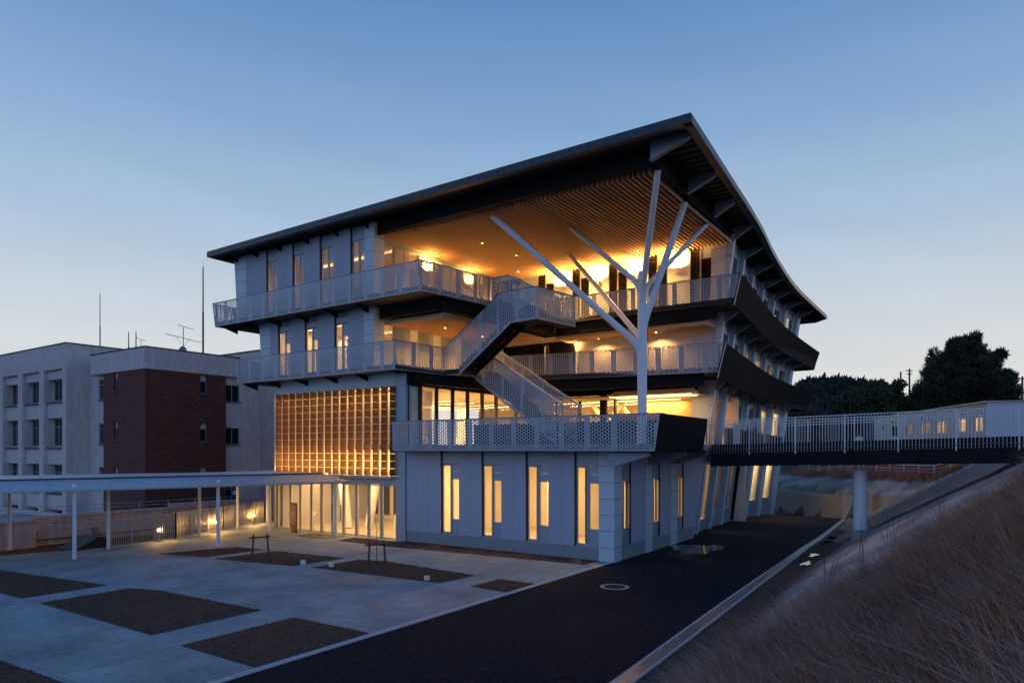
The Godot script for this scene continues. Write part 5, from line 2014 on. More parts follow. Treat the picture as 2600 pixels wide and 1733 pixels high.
	bx("return_block", "old_peach", 32.3, -1.05, -16.0, 34.3, 0.4, -8.12, tw)
	bx("return_coping", "old_peach", 32.2, 0.405, -16.0, 34.4, 0.56, -8.08, tw)
	bx("return_foot", "old_brown", 32.5, -2.4, -16.0, 34.3, -1.055, -8.3, tw)
	bx("parapet", "old_peach", 34.02, 0.565, 0.6, 34.2, 0.80, 8.0, tw)
	for y in [0.8, 1.03]:
		var s := Shape.new()
		s.tube([Vector3(35.0, y, -16), Vector3(35.0, y - 0.1, 12.4)], [0.022, 0.022], 8)
		part("rail", s, mats.galvanised, tw)
	var z := -15.0
	while z < 12.0:
		bx("rail_post", "galvanised", 34.98, -1.3, z, 35.02, 1.0, z + 0.04, tw)
		z += 2.0
	bx("drain_pipe", "galvanised", 33.85, -0.2, 0.42, 33.93, 0.6, 0.5, tw)
	var s := Shape.new()
	s.slab(PackedVector2Array([Vector2(34.45, -16), Vector2(34.45, 13), Vector2(60, 13), Vector2(60, -16)]), -2.4, -1.3)
	setting("terrace", s, mats.fair_concrete)
	for q in [[-7.6, "stone urn bracket on the peach wall ledge, nearest the wall's return block"], [-4.3, "stone urn bracket on the peach wall ledge, above the black sheeted slope"]]:
		s = Shape.new()
		s.tube([Vector3(33.84, -0.8, q[0]), Vector3(33.84, -0.74, q[0]), Vector3(33.84, -0.66, q[0]), Vector3(33.84, -0.46, q[0]), Vector3(33.84, -0.43, q[0]), Vector3(33.84, -0.38, q[0])], [0.13, 0.1, 0.09, 0.16, 0.19, 0.2], 16)
		single("stone_urn", s, mats.urn_stone, Vector3(33.84, -0.8, q[0]), q[1], "urn", "urns on the terrace wall")
	var sg := thing("direction_sign", "small white wall plate with three black dots and an arrow on the peach wall", "sign", Vector3(33.98, 0.45, -6.5))
	bx("plate", "white_plastic", 33.965, 0.35, -6.76, 33.993, 0.56, -6.45, sg)
	bx("arrow_plate", "white_plastic", 33.965, 0.35, -6.43, 33.993, 0.56, -6.24, sg)
	for zz in [-6.70, -6.61, -6.52]:
		s = Shape.new()
		s.tube([Vector3(33.958, 0.455, zz + 0.01), Vector3(33.964, 0.455, zz + 0.01)], [0.035, 0.035], 12)
		part("dot", s, mats.mark_black, sg)
	s = Shape.new()
	s.box(33.958, 0.435, -6.40, 33.964, 0.475, -6.33)
	s.plate(PackedVector2Array([Vector2(-6.335, 0.40), Vector2(-6.27, 0.455), Vector2(-6.335, 0.51)]), Vector3(33.958, 0, 0), Vector3(0, 0, 1), Vector3.UP, Vector3(0.006, 0, 0))
	part("arrow", s, mats.mark_black, sg)
	# black sheet over the slope at the plaza's edge
	s = Shape.new()
	s.hexa([Vector3(21.3, -0.4, -10.75), Vector3(22.6, -0.4, -10.9), Vector3(22.6, -0.4, -9.3), Vector3(21.35, -0.4, -9.35), Vector3(21.3, 0.02, -10.75), Vector3(22.6, 0.02, -10.9), Vector3(22.6, 0.5, -9.3), Vector3(21.35, 0.46, -9.35)])
	var p2 := Vector3(21.32, 0.52, -9.75)
	s.tri(Vector3(21.3, 0.02, -10.75), Vector3(21.35, 0.46, -9.35), p2)
	s.tri(p2, Vector3(22.6, 0.55, -9.7), Vector3(21.3, 0.02, -10.75))
	s.tri(Vector3(22.6, 0.55, -9.7), Vector3(22.6, 0.02, -10.9), Vector3(21.3, 0.02, -10.75))
	s.tri(p2, Vector3(21.35, 0.46, -9.35), Vector3(22.6, 0.5, -9.3))
	s.tri(p2, Vector3(22.6, 0.5, -9.3), Vector3(22.6, 0.55, -9.7))
	single("black_sheet", s, mats.black_sheet, Vector3(21.9, -0.03, -10.0), "black sheeting over a sloping hump beside the first walkway post", "sheet")
	# roof masts and aerials
	var mast := func(called: String, label: String, at: Vector3, h: float, r: float, group: String) -> void:
		var t := Shape.new()
		t.tube([at, at + Vector3(0, h * 0.45, 0), at + Vector3(0, h * 0.455, 0), at + Vector3(0, h * 0.93, 0), at + Vector3(0, h * 0.935, 0), at + Vector3(0, h, 0)], [r, r, r * 0.75, r * 0.6, r * 0.2, r * 0.15], 10)
		single(called, t, mats.antenna_metal, at, label, "mast", group)
	mast.call("lightning_rod", "tallest thin lightning rod, on the brick block beside the new building", Vector3(41.9, 12.5, 7.8), 7.9, 0.075, "rods on the old roofs")
	mast.call("lightning_rod", "lone thin lightning rod on the white block's roof, far from the aerials", Vector3(53.5, 12.9, 4.9), 6.1, 0.05, "rods on the old roofs")
	mast.call("roof_pole", "short dark roof pole, left one of the pair behind the brick block", Vector3(49.4, 12.4, 5.4), 2.55, 0.06, "paired poles on the roof")
	mast.call("roof_pole", "short dark roof pole, right one of the pair behind the brick block", Vector3(48.75, 12.4, 5.7), 2.6, 0.06, "paired poles on the roof")
	var ae := thing("television_aerial", "large roof aerial with two yagi booms, struts and a dish at its foot", "aerial", Vector3(42.3, 12.6, 6.3))
	var b0 := ae.position
	s = Shape.new()
	s.tube([b0, b0 + Vector3(0, 2.05, 0)], [0.03, 0.03], 8)
	part("mast_tube", s, mats.antenna_metal, ae)
	var yagi := func(c: Vector3, d: Vector3, l: float, n: int, half: float) -> void:
		var t := Shape.new()
		t.bar(c - d * l * 0.5, c + d * l * 0.5, 0.035, 0.035)
		part("boom", t, mats.antenna_metal, ae)
		for k in n:
			var at: Vector3 = c + d * l * (float(k) / (n - 1) - 0.5)
			var e := d.cross(Vector3.UP).normalized() * half * (1.2 - 0.6 * k / n)
			t = Shape.new()
			t.tube([at - e, at + e], [0.008, 0.008], 5)
			part("element", t, mats.antenna_metal, ae)
	yagi.call(b0 + Vector3(0, 1.15, 0), (ACROSS + Vector3(0, -0.22, 0) + AHEAD * 0.4).normalized(), 2.7, 12, 0.55)
	yagi.call(b0 + Vector3(0, 2.05, 0) + ACROSS * 0.2, (ACROSS + Vector3(0, -0.3, 0) + AHEAD * 0.5).normalized(), 1.2, 6, 0.4)
	for q in [-0.6, 0.5]:
		s = Shape.new()
		s.tube([b0 + Vector3(0, 0.45, 0), b0 + Vector3(0, 1.12 - q * 0.2, 0) + ACROSS * q], [0.012, 0.012], 5)
		part("strut", s, mats.antenna_metal, ae)
	s = Shape.new()
	for k in 20:
		var a0 := TAU * k / 20
		var a1 := TAU * (k + 1) / 20
		var c := b0 + Vector3(0, 0.12, 0) - AHEAD * 0.1
		var r := func(a: float, q: float, dep: float) -> Vector3: return c + ACROSS * cos(a) * q + Vector3.UP * sin(a) * q + AHEAD * dep
		s.tri(c + AHEAD * 0.1, r.call(a0, 0.22, 0.06), r.call(a1, 0.22, 0.06))
		s.quad(r.call(a0, 0.22, 0.06), r.call(a0, 0.34, 0.0), r.call(a1, 0.34, 0.0), r.call(a1, 0.22, 0.06))
	part("dish", s, mats.frame_metal, ae)
	var sa := thing("small_aerial", "small low aerial above the corner of the brick block", "aerial", Vector3(43.0, 12.6, 3.2))
	b0 = sa.position
	s = Shape.new()
	s.tube([b0, b0 + Vector3(0, 0.7, 0)], [0.02, 0.02], 6)
	part("mast_tube", s, mats.antenna_metal, sa)
	s = Shape.new()
	s.bar(b0 + Vector3(0, 0.8, 0) - ACROSS * 0.35, b0 + Vector3(0, 0.55, 0) + ACROSS * 0.4, 0.03, 0.03)
	part("boom", s, mats.antenna_metal, sa)
	s = Shape.new()
	s.tube([b0 + Vector3(0, 0.66, 0) - ACROSS * 0.38, b0 + Vector3(0, 0.94, 0) - ACROSS * 0.32], [0.012, 0.012], 5)
	part("element", s, mats.antenna_metal, sa)


func hillside_things() -> void:
	# drain along the road: steel bar grates between concrete edges
	var dr := thing("road_drain", "long slotted steel drain with concrete edges along the foot of the bank", "drain", Vector3(-5.5, 0, 0))
	var z := -32.0
	while z < 36.0:
		var z1 := minf(z + 1.5, 36.4)
		var za := z + 0.006
		var zb := z1 - 0.006
		var l0 := smooth_curve(DRAIN_L, za)
		var l1 := smooth_curve(DRAIN_L, zb)
		var r0 := smooth_curve(DRAIN_R, za)
		var r1 := smooth_curve(DRAIN_R, zb)
		var y0 := gy(za)
		var y1 := gy(zb)
		var strip := func(t0: float, t1: float, low: float, high: float) -> Shape:
			var s := Shape.new()
			s.hexa([Vector3(lerpf(l0, r0, t0), y0 + low, za), Vector3(lerpf(l1, r1, t0), y1 + low, zb), Vector3(lerpf(l1, r1, t1), y1 + low, zb), Vector3(lerpf(l0, r0, t1), y0 + low, za), Vector3(lerpf(l0, r0, t0), y0 + high, za), Vector3(lerpf(l1, r1, t0), y1 + high, zb), Vector3(lerpf(l1, r1, t1), y1 + high, zb), Vector3(lerpf(l0, r0, t1), y0 + high, za)])
			return s
		part("edge_stone", strip.call(0.0, 0.14, -0.3, 0.012), mats.kerb_concrete, dr)
		part("edge_stone", strip.call(0.86, 1.0, -0.3, 0.012), mats.kerb_concrete, dr)
		part("channel", strip.call(0.14, 0.86, -0.3, -0.09), mats.dark_steel, dr)
		for k in 5:
			var t := 0.15 + 0.145 * k
			part("grate_bar", strip.call(t, t + 0.085, -0.05, 0.004), mats.galvanised, dr)
		z = z1
	# manhole
	var mh := thing("manhole", "round manhole cover with pale concrete ring set in the dark asphalt", "manhole", Vector3(-2.15, 0, -4.4))
	var s := Shape.new()
	for k in 40:
		var a := TAU * k / 40
		var b := TAU * (k + 1) / 40
		var c := mh.position
		s.quad(c + Vector3(cos(a) * 0.48, 0.004, sin(a) * 0.48), c + Vector3(cos(b) * 0.48, 0.004, sin(b) * 0.48), c + Vector3(cos(b) * 0.36, 0.006, sin(b) * 0.36), c + Vector3(cos(a) * 0.36, 0.006, sin(a) * 0.36))
	part("ring", s, mats.kerb_concrete, mh)
	s = Shape.new()
	s.tube([mh.position + Vector3(0, -0.05, 0), mh.position + Vector3(0, 0.003, 0)], [0.355, 0.355], 40)
	part("lid", s, mats.dark_steel, mh)
	# retaining wall at the far end of the yard
	var rw := thing("retaining_wall", "low grey concrete retaining wall closing the yard below the far bank", "wall", Vector3(2, -1.1, 41))
	var dir := Vector3(0.745, 0, 0.667)
	var back := Vector3(-0.667, 0, 0.745)
	var a := Vector3(-2.64, 0, 37.0)
	var widths := [0.0, 2.4, 4.8, 7.2, 9.6, 14.0, 20.0]
	for i in 6:
		var p: Vector3 = a + dir * (widths[i] + 0.008)
		var q: Vector3 = a + dir * (widths[i + 1] - 0.008)
		var ya := Vector3(0, -1.4, 0)
		var yb := Vector3(0, 0.66, 0)
		s = Shape.new()
		var sl := back * 0.12
		s.hexa([p + ya, q + ya, q + ya + back * 1.2, p + ya + back * 1.2, p + yb + sl, q + yb + sl, q + yb + back * 1.2, p + yb + back * 1.2])
		part("wall_panel", s, mats.fair_concrete, rw)
	s = Shape.new()
	s.hexa([a - dir * 0.25 + Vector3(0, -1.4, 0), a - dir * 0.0 + Vector3(0, -1.4, 0), a + back * 0.5 + Vector3(0, -1.4, 0), a + back * 0.5 - dir * 0.25 + Vector3(0, -1.4, 0), a - dir * 0.95 + Vector3(0, 0.72, 0) + back * 0.5, a - dir * 0.01 + Vector3(0, 0.72, 0) + back * 0.1, a + Vector3(0, 0.72, 0) + back * 0.7, a - dir * 0.9 + Vector3(0, 0.72, 0) + back * 0.8])
	part("end_block", s, mats.kerb_concrete, rw)
	# guard rail on the crest of the far bank
	var gr := thing("guard_rail", "white pipe guard rail on the crest of the far bank, seen under the footbridge", "guard rail", Vector3(2, 2, 47))
	var c0 := a + back * 5.2 - dir * 10.0
	for k in 15:
		var p := c0 + dir * (k * 1.5)
		var q := c0 + dir * ((k + 1) * 1.5)
		var ty := func(v: Vector3) -> float: return terrain(v.x, v.z)
		s = Shape.new()
		s.tube([Vector3(p.x, ty.call(p) - 0.1, p.z), Vector3(p.x, ty.call(p) + 0.85, p.z)], [0.05, 0.05], 8)
		part("post", s, mats.white_paint, gr)
		for h in [0.8, 0.52, 0.3]:
			s = Shape.new()
			s.tube([Vector3(p.x, ty.call(p) + h, p.z), Vector3(q.x, ty.call(q) + h, q.z)], [0.055 if h > 0.7 else 0.025, 0.055 if h > 0.7 else 0.025], 8)
			part("rail", s, mats.white_paint, gr)
	# white prefabricated building beyond the bridge
	var pf := thing("prefab_building", "long low white prefabricated building with sliding windows, beyond the footbridge railing", "building", Vector3(-7, 4.8, 47))
	var o := Vector3(-12.45, 0, 34.85)
	var run := (ACROSS * 0.2196 + AHEAD * 0.9756).normalized()
	var inward := run.cross(Vector3.UP) * 1.0
	if inward.dot(ACROSS) < 0:
		inward = -inward
	var holes := []
	for q in [[0.05, 2.05], [3.5, 5.7], [7.12, 9.32], [10.9, 13.1], [14.85, 17.15], [19.0, 21.4]]:
		holes.append([q[0], q[1], 5.85, 6.96])
	holes.append([25.3, 25.85, 5.9, 6.95])
	holes[0][0] = 0.55
	holes[0][1] = 2.1
	var courses := [[4.0, 4.95], [4.955, 5.845], [5.85, 6.965], [6.97, 7.94]]
	for c in courses:
		var hs := []
		for h in holes:
			if h[2] >= c[0] - 0.06 and h[2] < c[1]:
				hs.append([h[0], h[1], c[0], c[1]])
		pierced_wall("siding", "prefab_siding", pf, 0.0, 27.0, c[0], c[1], hs, o, run, inward * 0.12, 0.12)
		s = Shape.new()
		var e := o + inward * 0.0
		s.hexa([e - run * 0.001 + Vector3(0, c[0], 0), e + inward * 12 - run * 0.001 + Vector3(0, c[0], 0), e + inward * 12 - run * 0.12 + Vector3(0, c[0], 0), e - run * 0.12 + Vector3(0, c[0], 0), e - run * 0.001 + Vector3(0, c[1], 0), e + inward * 12 - run * 0.001 + Vector3(0, c[1], 0), e + inward * 12 - run * 0.12 + Vector3(0, c[1], 0), e - run * 0.12 + Vector3(0, c[1], 0)])
		part("end_siding", s, mats.prefab_siding, pf)
	s = Shape.new()
	var t0 := o - run * 0.25 - inward * 0.15
	var t1 := o + run * 27.1 - inward * 0.15
	s.hexa([t0 + Vector3(0, 7.945, 0), t1 + Vector3(0, 7.98, 0), t1 + inward * 12.5 + Vector3(0, 7.98, 0), t0 + inward * 12.5 + Vector3(0, 7.945, 0), t0 + Vector3(0, 8.02, 0), t1 + Vector3(0, 8.06, 0), t1 + inward * 12.5 + Vector3(0, 8.06, 0), t0 + inward * 12.5 + Vector3(0, 8.02, 0)])
	part("roof_edge", s, mats.frame_metal, pf)
	var turn := Basis(-run, Vector3.UP, inward)
	if turn.determinant() < 0:
		turn = Basis(run, Vector3.UP, inward)
	for k in holes.size():
		var h: Array = holes[k]
		var at: Vector3 = o + run * (h[0] if turn.x.dot(run) > 0 else h[1]) + inward * 0.05 + Vector3(0, h[2], 0)
		window(pf, Transform3D(turn, at), h[1] - h[0], h[3] - h[2], "frame_metal", "glass", 0.0, 0.06)
		s = Shape.new()
		var c: Vector3 = o + run * (h[0] + h[1]) / 2.0 + Vector3(0, h[2], 0) + inward * 0.04
		s.bar(c, c + Vector3(0, h[3] - h[2], 0), 0.07, 0.05, run)
		part("meeting_rail", s, mats.frame_metal, pf)
		if k in [0, 1, 2, 3, 4]:
			# curtains, part drawn
			s = Shape.new()
			var c0s: float = [0.0, 0.62, 0.0, 0.0, 0.45][k]
			var c1s: float = [1.0, 1.0, 0.55, 1.0, 1.0][k]
			var n := 14
			for j in n:
				var xa: float = lerpf(h[0] + 0.05, h[1] - 0.05, lerpf(c0s, c1s, float(j) / n))
				var xb: float = lerpf(h[0] + 0.05, h[1] - 0.05, lerpf(c0s, c1s, (j + 1.0) / n))
				var da := 0.22 + 0.03 * (j % 2)
				var db := 0.22 + 0.03 * ((j + 1) % 2)
				s.quad(o + run * xa + inward * da + Vector3(0, 5.87, 0), o + run * xa + inward * da + Vector3(0, 6.94, 0), o + run * xb + inward * db + Vector3(0, 6.94, 0), o + run * xb + inward * db + Vector3(0, 5.87, 0))
			part("curtain", s, mats.thin_curtain, pf)
		for v in ([0.5] if k in [0, 2, 4] else [0.2, 0.75]):
			s = Shape.new()
			s.ball(o + run * lerpf(h[0], h[1], v) - inward * 0.06 + Vector3(0, 7.32, 0), Vector3(0.11, 0.11, 0.11), 6, 10)
			part("vent_hood", s, mats.frame_metal, pf)
	s = Shape.new()
	s.hexa([o + inward * 3.0 + Vector3(0, 4.9, 0), o + run * 26.8 + inward * 3.0 + Vector3(0, 4.9, 0), o + run * 26.8 + inward * 3.1 + Vector3(0, 4.9, 0), o + inward * 3.1 + Vector3(0, 4.9, 0), o + inward * 3.0 + Vector3(0, 7.9, 0), o + run * 26.8 + inward * 3.0 + Vector3(0, 7.9, 0), o + run * 26.8 + inward * 3.1 + Vector3(0, 7.9, 0), o + inward * 3.1 + Vector3(0, 7.9, 0)])
	part("room_wall", s, mats.cream_wall, pf)
	for t in [1.5, 5.0, 8.5, 12.0, 16.0, 20.5]:
		var at: Vector3 = o + run * t + inward * 1.6 + Vector3(0, 7.7, 0)
		s = Shape.new()
		s.bar(at - inward * 0.6, at + inward * 0.6, 0.3, 0.06)
		part("ceiling_light", s, mats.lamp_warm, pf)
		area_light("prefab_light", at - Vector3(0, 0.05, 0), Vector3.DOWN, Vector2(0.8, 0.8), Color(1.0, 0.85, 0.66), 9.0 if int(t) % 2 else 6.0)
	# emblem on the prefab's wall: a roundel over a swag
	for q in [[23.55, 7.45, 0.17, "sign_red"], [23.55, 7.08, 0.1, "urn_stone"]]:
		s = Shape.new()
		var c: Vector3 = o + run * q[0] + Vector3(0, q[1], 0)
		s.tube([c - inward * 0.03, c - inward * 0.005], [q[2], q[2]], 16)
		part("emblem", s, mats[q[3]], pf)
	for k in 7:
		var c: Vector3 = o + run * (22.75 + 0.26 * k) + Vector3(0, 6.72 + 0.035 * pow(k - 3.0, 2), 0) - inward * 0.03
		s = Shape.new()
		s.ball(c, Vector3(0.11, 0.08, 0.03), 4, 8)
		part("emblem", s, mats.urn_stone, pf)
	# globe on a low wall by the bridge's far side
	var gl := thing("white_globe", "small white globe lamp standing on a low wall, seen through the bridge railing", "globe", Vector3(-3.28, 4.7, 41.9))
	s = Shape.new()
	s.ball(gl.position + Vector3(0, 0.7, 0), Vector3(0.32, 0.32, 0.32), 12, 18)
	part("globe", s, mats.white_plastic, gl)
	s = Shape.new()
	s.tube([gl.position + Vector3(0, -3.0, 0), gl.position + Vector3(0, 0.45, 0)], [0.06, 0.06], 8)
	part("stem", s, mats.frame_metal, gl)
	# poles on the hill
	var pole := func(label: String, base: Vector3, topy: float, arms: Array) -> void:
		var t := thing("utility_pole", label, "pole", base, "poles on the hill")
		var u := Shape.new()
		u.tube([base, Vector3(base.x, topy, base.z)], [0.17, 0.12], 10)
		part("shaft", u, mats.antenna_metal, t)
		for ar in arms:
			u = Shape.new()
			var c := Vector3(base.x, ar[0], base.z)
			u.bar(c + ACROSS * ar[1], c + ACROSS * ar[2], 0.12, 0.12)
			part("crossarm", u, mats.antenna_metal, t)
	pole.call("utility pole with a small bracket, left of the bare tree's crown", Vector3(-1.98, 4, 95.6), 16.5, [[14.6, -0.1, 0.5], [16.6, 0.0, 0.02]])
	pole.call("utility pole with short crossarms standing behind the bare tree", Vector3(-3.08, 4, 96.4), 17.0, [[16.7, -0.5, 0.5], [16.2, -0.4, 0.4]])
	pole.call("utility pole with one long crossarm, at the right of the tall pine", Vector3(-16.65, 4, 87.5), 14.2, [[13.9, -1.0, 0.6], [13.2, -0.6, 0.1]])


func plaza_things() -> void:
	var si := thing("sign_totem", "narrow dark red upright sign board outside the glazed entrance", "sign", Vector3(18.82, 0, -0.85))
	bx("board", "sign_red", 18.62, 0.06, -0.9, 19.02, 1.62, -0.8, si)
	bx("foot", "dark_frame", 18.66, 0.0, -0.93, 18.98, 0.06, -0.77, si)
	for q in [[1.45, 0.12, 0.03], [1.38, 0.2, 0.025], [1.33, 0.16, 0.02], [0.98, 0.06, 0.02], [0.9, 0.1, 0.02]]:
		bx("lettering", "sign_mark", 18.82 - q[1] / 2.0, q[0], -0.904, 18.82 + q[1] / 2.0, q[0] + q[2], -0.9, si)
	var s := Shape.new()
	for k in 5:
		var a := PI * (0.15 + 0.175 * k)
		var c := Vector3(18.82, 1.08, -0.902)
		s.tri(c, c + Vector3(cos(a) * 0.09, sin(a) * 0.09, 0), c + Vector3(cos(a + 0.3) * 0.09, sin(a + 0.3) * 0.09, 0))
	part("emblem", s, mats.sign_mark, si)
	s = Shape.new()
	s.slab(PackedVector2Array([Vector2(15.2, -0.35), Vector2(17.7, -0.35), Vector2(17.7, -1.75), Vector2(15.2, -1.75)]), 0.0, 0.012)
	single("doormat", s, mats.black_sheet, Vector3(16.45, 0, -1.0), "large dark doormat on the paving before the glass doors", "doormat")
	# sapling stakes: two frames, one still holding its sapling
	var st := thing("tree_stakes", "wooden stake frame with no sapling, on the bed nearer the walkway", "stakes", Vector3(12.84, 0, -7.2), "stake frames in the planting beds")
	var mk := func(t: Node3D, d: Vector3, h: float) -> void:
		var at: Vector3 = t.position
		for sg in [-1.0, 1.0]:
			var u := Shape.new()
			u.tube([at + d * sg * 0.34 - Vector3(0, 0.2, 0), at + d * sg * 0.27 + Vector3(0, h, 0)], [0.045, 0.04], 10)
			part("stake", u, mats.stake_wood, t)
		var u := Shape.new()
		u.tube([at - d * 0.42 + Vector3(0, h - 0.14, -0.05), at + d * 0.42 + Vector3(0, h - 0.12, -0.05)], [0.035, 0.035], 10)
		part("crossbar", u, mats.stake_wood, t)
		for sg in [-1.0, 1.0]:
			u = Shape.new()
			u.tube([at + d * sg * 0.275 + Vector3(0, h - 0.17, -0.03), at + d * sg * 0.275 + Vector3(0, h - 0.09, -0.03)], [0.065, 0.065], 10)
			part("lashing", u, mats.bark, t)
	mk.call(st, Vector3(-0.5, 0, 0.86), 0.98)
	var s2 := thing("tree_stakes", "wooden stake frame holding a thin bare sapling, before the entrance glazing", "stakes", Vector3(7.05, 0, -6.15), "stake frames in the planting beds")
	mk.call(s2, Vector3(-0.6, 0, 0.8), 1.0)
	var sp := thing("sapling", "thin leafless sapling tied between two wooden stakes", "sapling", Vector3(7.05, 0, -6.15))
	var b: Vector3 = sp.position
	s = Shape.new()
	s.tube([b, b + Vector3(0.01, 0.9, 0), b + Vector3(0.02, 1.25, 0.01), b + Vector3(0.09, 1.7, 0.02), b + Vector3(0.2, 2.0, 0.0)], [0.018, 0.014, 0.01, 0.007, 0.003], 7)
	part("stem", s, mats.twig, sp)
	for q in [[1.25, -0.14, 1.55, -0.1, 1.85], [1.5, 0.0, 1.75, 0.06, 1.95]]:
		s = Shape.new()
		s.tube([b + Vector3(0.03, q[0], 0.01), b + Vector3(q[1], q[2], 0.02), b + Vector3(q[3], q[4], 0.03)], [0.007, 0.005, 0.002], 6)
		part("twig", s, mats.twig, sp)
	var pins := [[9.95, -7.32, "small white marker block at the front corner of the middle planting bed"], [8.54, -7.1, "small white marker block at the left corner of the sapling's bed"], [3.7, -7.05, "small white marker block at the right end of the sapling's bed"]]
	var first: Node3D = null
	for q in pins:
		var at := Vector3(q[0], 0.0, q[1])
		if first == null:
			first = thing("marker_block", q[2], "marker", at, "white marker blocks on the planting beds")
			s = Shape.new()
			s.tube([at, at + Vector3(0, 0.12, 0)], [0.10, 0.10], 16)
			part("block", s, mats.white_plastic, first)
			s = Shape.new()
			s.tube([at + Vector3(0, 0.12, 0), at + Vector3(0, 0.15, 0)], [0.11, 0.105], 16)
			part("cap", s, mats.white_plastic, first)
		else:
			copy(first, q[2], at)


func grassy(x: float, z: float) -> float:
	return curve([[-14.0, -7.3], [-12.6, -8.6], [-9.0, -10.5], [-4.9, -12.9], [-1.0, -16.0], [4.0, -30.0]], z) - x


func swarm(called: String, m: Mesh, mat: Material, spots: Array, tints: Array, parent: Node) -> MultiMeshInstance3D:
	var mm := MultiMesh.new()
	mm.transform_format = MultiMesh.TRANSFORM_3D
	mm.use_colors = true
	mm.mesh = m
	mm.instance_count = spots.size()
	for i in spots.size():
		mm.set_instance_transform(i, spots[i])
		mm.set_instance_color(i, tints[i])
	var o := MultiMeshInstance3D.new()
	o.name = called
	o.multimesh = mm
	o.material_override = mat
	parent.add_child(o, true)
	return o


# a spray of leaf-sized faces; up > 0 draws them towards the tip like needles
func spray(count: int, size: float, leaf: float, up: float, sd: int) -> Mesh:
	var r := RandomNumberGenerator.new()
	r.seed = sd
	var s := Shape.new()
	for k in count:
		var d := Vector3(r.randfn(), r.randfn(), r.randfn()).normalized()
		var at := d * pow(r.randf(), 0.4) * size
		at.y *= 0.7 if up == 0.0 else 1.0
		var dir := (d + Vector3(0, up, 0) + Vector3(r.randfn(), r.randfn(), r.randfn()) * 0.4).normalized()
		var side := dir.cross(Vector3(r.randfn(), r.randfn(), r.randfn())).normalized()
		var wide := leaf * (0.5 if up == 0.0 else 0.16)
		var a := at - side * wide
		var b := at + side * wide
		var tip := at + dir * leaf * r.randf_range(0.7, 1.3)
		var tone := r.randf_range(0.6, 1.3)
		for q in [a, tip, b]:
			s.v.append(q)
			s.n.append(side.cross(dir).normalized())
			s.c.append(Color(tone, tone, tone))
	return s.mesh()


func limb(from: Vector3, to: Vector3, r0: float, r1: float, bend: float) -> Shape:
	var s := Shape.new()
	var mid := from.lerp(to, 0.5) + Vector3(0, bend, 0)
	s.tube([from, from.lerp(mid, 0.6), mid, mid.lerp(to, 0.5), to], [r0, lerpf(r0, r1, 0.3), lerpf(r0, r1, 0.5), lerpf(r0, r1, 0.8), r1], 7)
	return s


# crown masses are [across, up, deep, radius] in metres from the foot of the tree, seen from the plaza
func leafy_tree(called: String, label: String, base: Vector3, masses: Array, h: float, mat: String, mesh: Mesh, density: float, tint: Color, group := "trees on the hill") -> void:
	var t := thing(called, label, "tree", base, group)
	var s := Shape.new()
	s.tube([base - Vector3(0, 1, 0), base + Vector3(0.1, h * 0.3, 0), base + Vector3(-0.1, h * 0.62, 0.1), base + Vector3(0.1, h * 0.85, 0)], [h * 0.028, h * 0.022, h * 0.014, h * 0.005], 9)
	part("trunk", s, mats.bark, t)
	var spots := []
	var tints := []
	for q in masses:
		var c: Vector3 = base + ACROSS * q[0] + Vector3(0, q[1], 0) + AHEAD * q[2]
		var fork := base + Vector3(0, clampf(q[1] * 0.55, h * 0.15, h * 0.6), 0)
		part("limb", limb(fork, c, h * 0.011, h * 0.004, q[3] * 0.15), mats.bark, t)
		var n := int(q[3] * q[3] * density)
		for k in n:
			var d := Vector3(rng.randfn(), rng.randfn(), rng.randfn()).normalized()
			d.y = d.y * 0.8 + 0.12
			var rr: float = q[3] * pow(rng.randf(), 0.33) * (0.82 + 0.3 * sin(d.x * 5.0 + q[0]) * sin(d.y * 4.0 + q[1]))
			var b := Basis(Vector3.UP, rng.randf() * TAU) * Basis(Vector3.RIGHT, rng.randf_range(-0.5, 0.5))
			spots.append(Transform3D(b.scaled(Vector3.ONE * rng.randf_range(0.7, 1.3)), c + d * rr - base))
			var tone := rng.randf_range(0.55, 1.35)
			tints.append(Color(tint.r * tone, tint.g * tone, tint.b * tone))
	swarm("crown", mesh, mats[mat], spots, tints, t).set_meta("kind", "stuff")


func on_hill(right: float, up: float, ahead: float) -> Vector3:
	var p := EYE + ACROSS * right + AHEAD * ahead
	return Vector3(p.x, EYE.y + up, p.z)


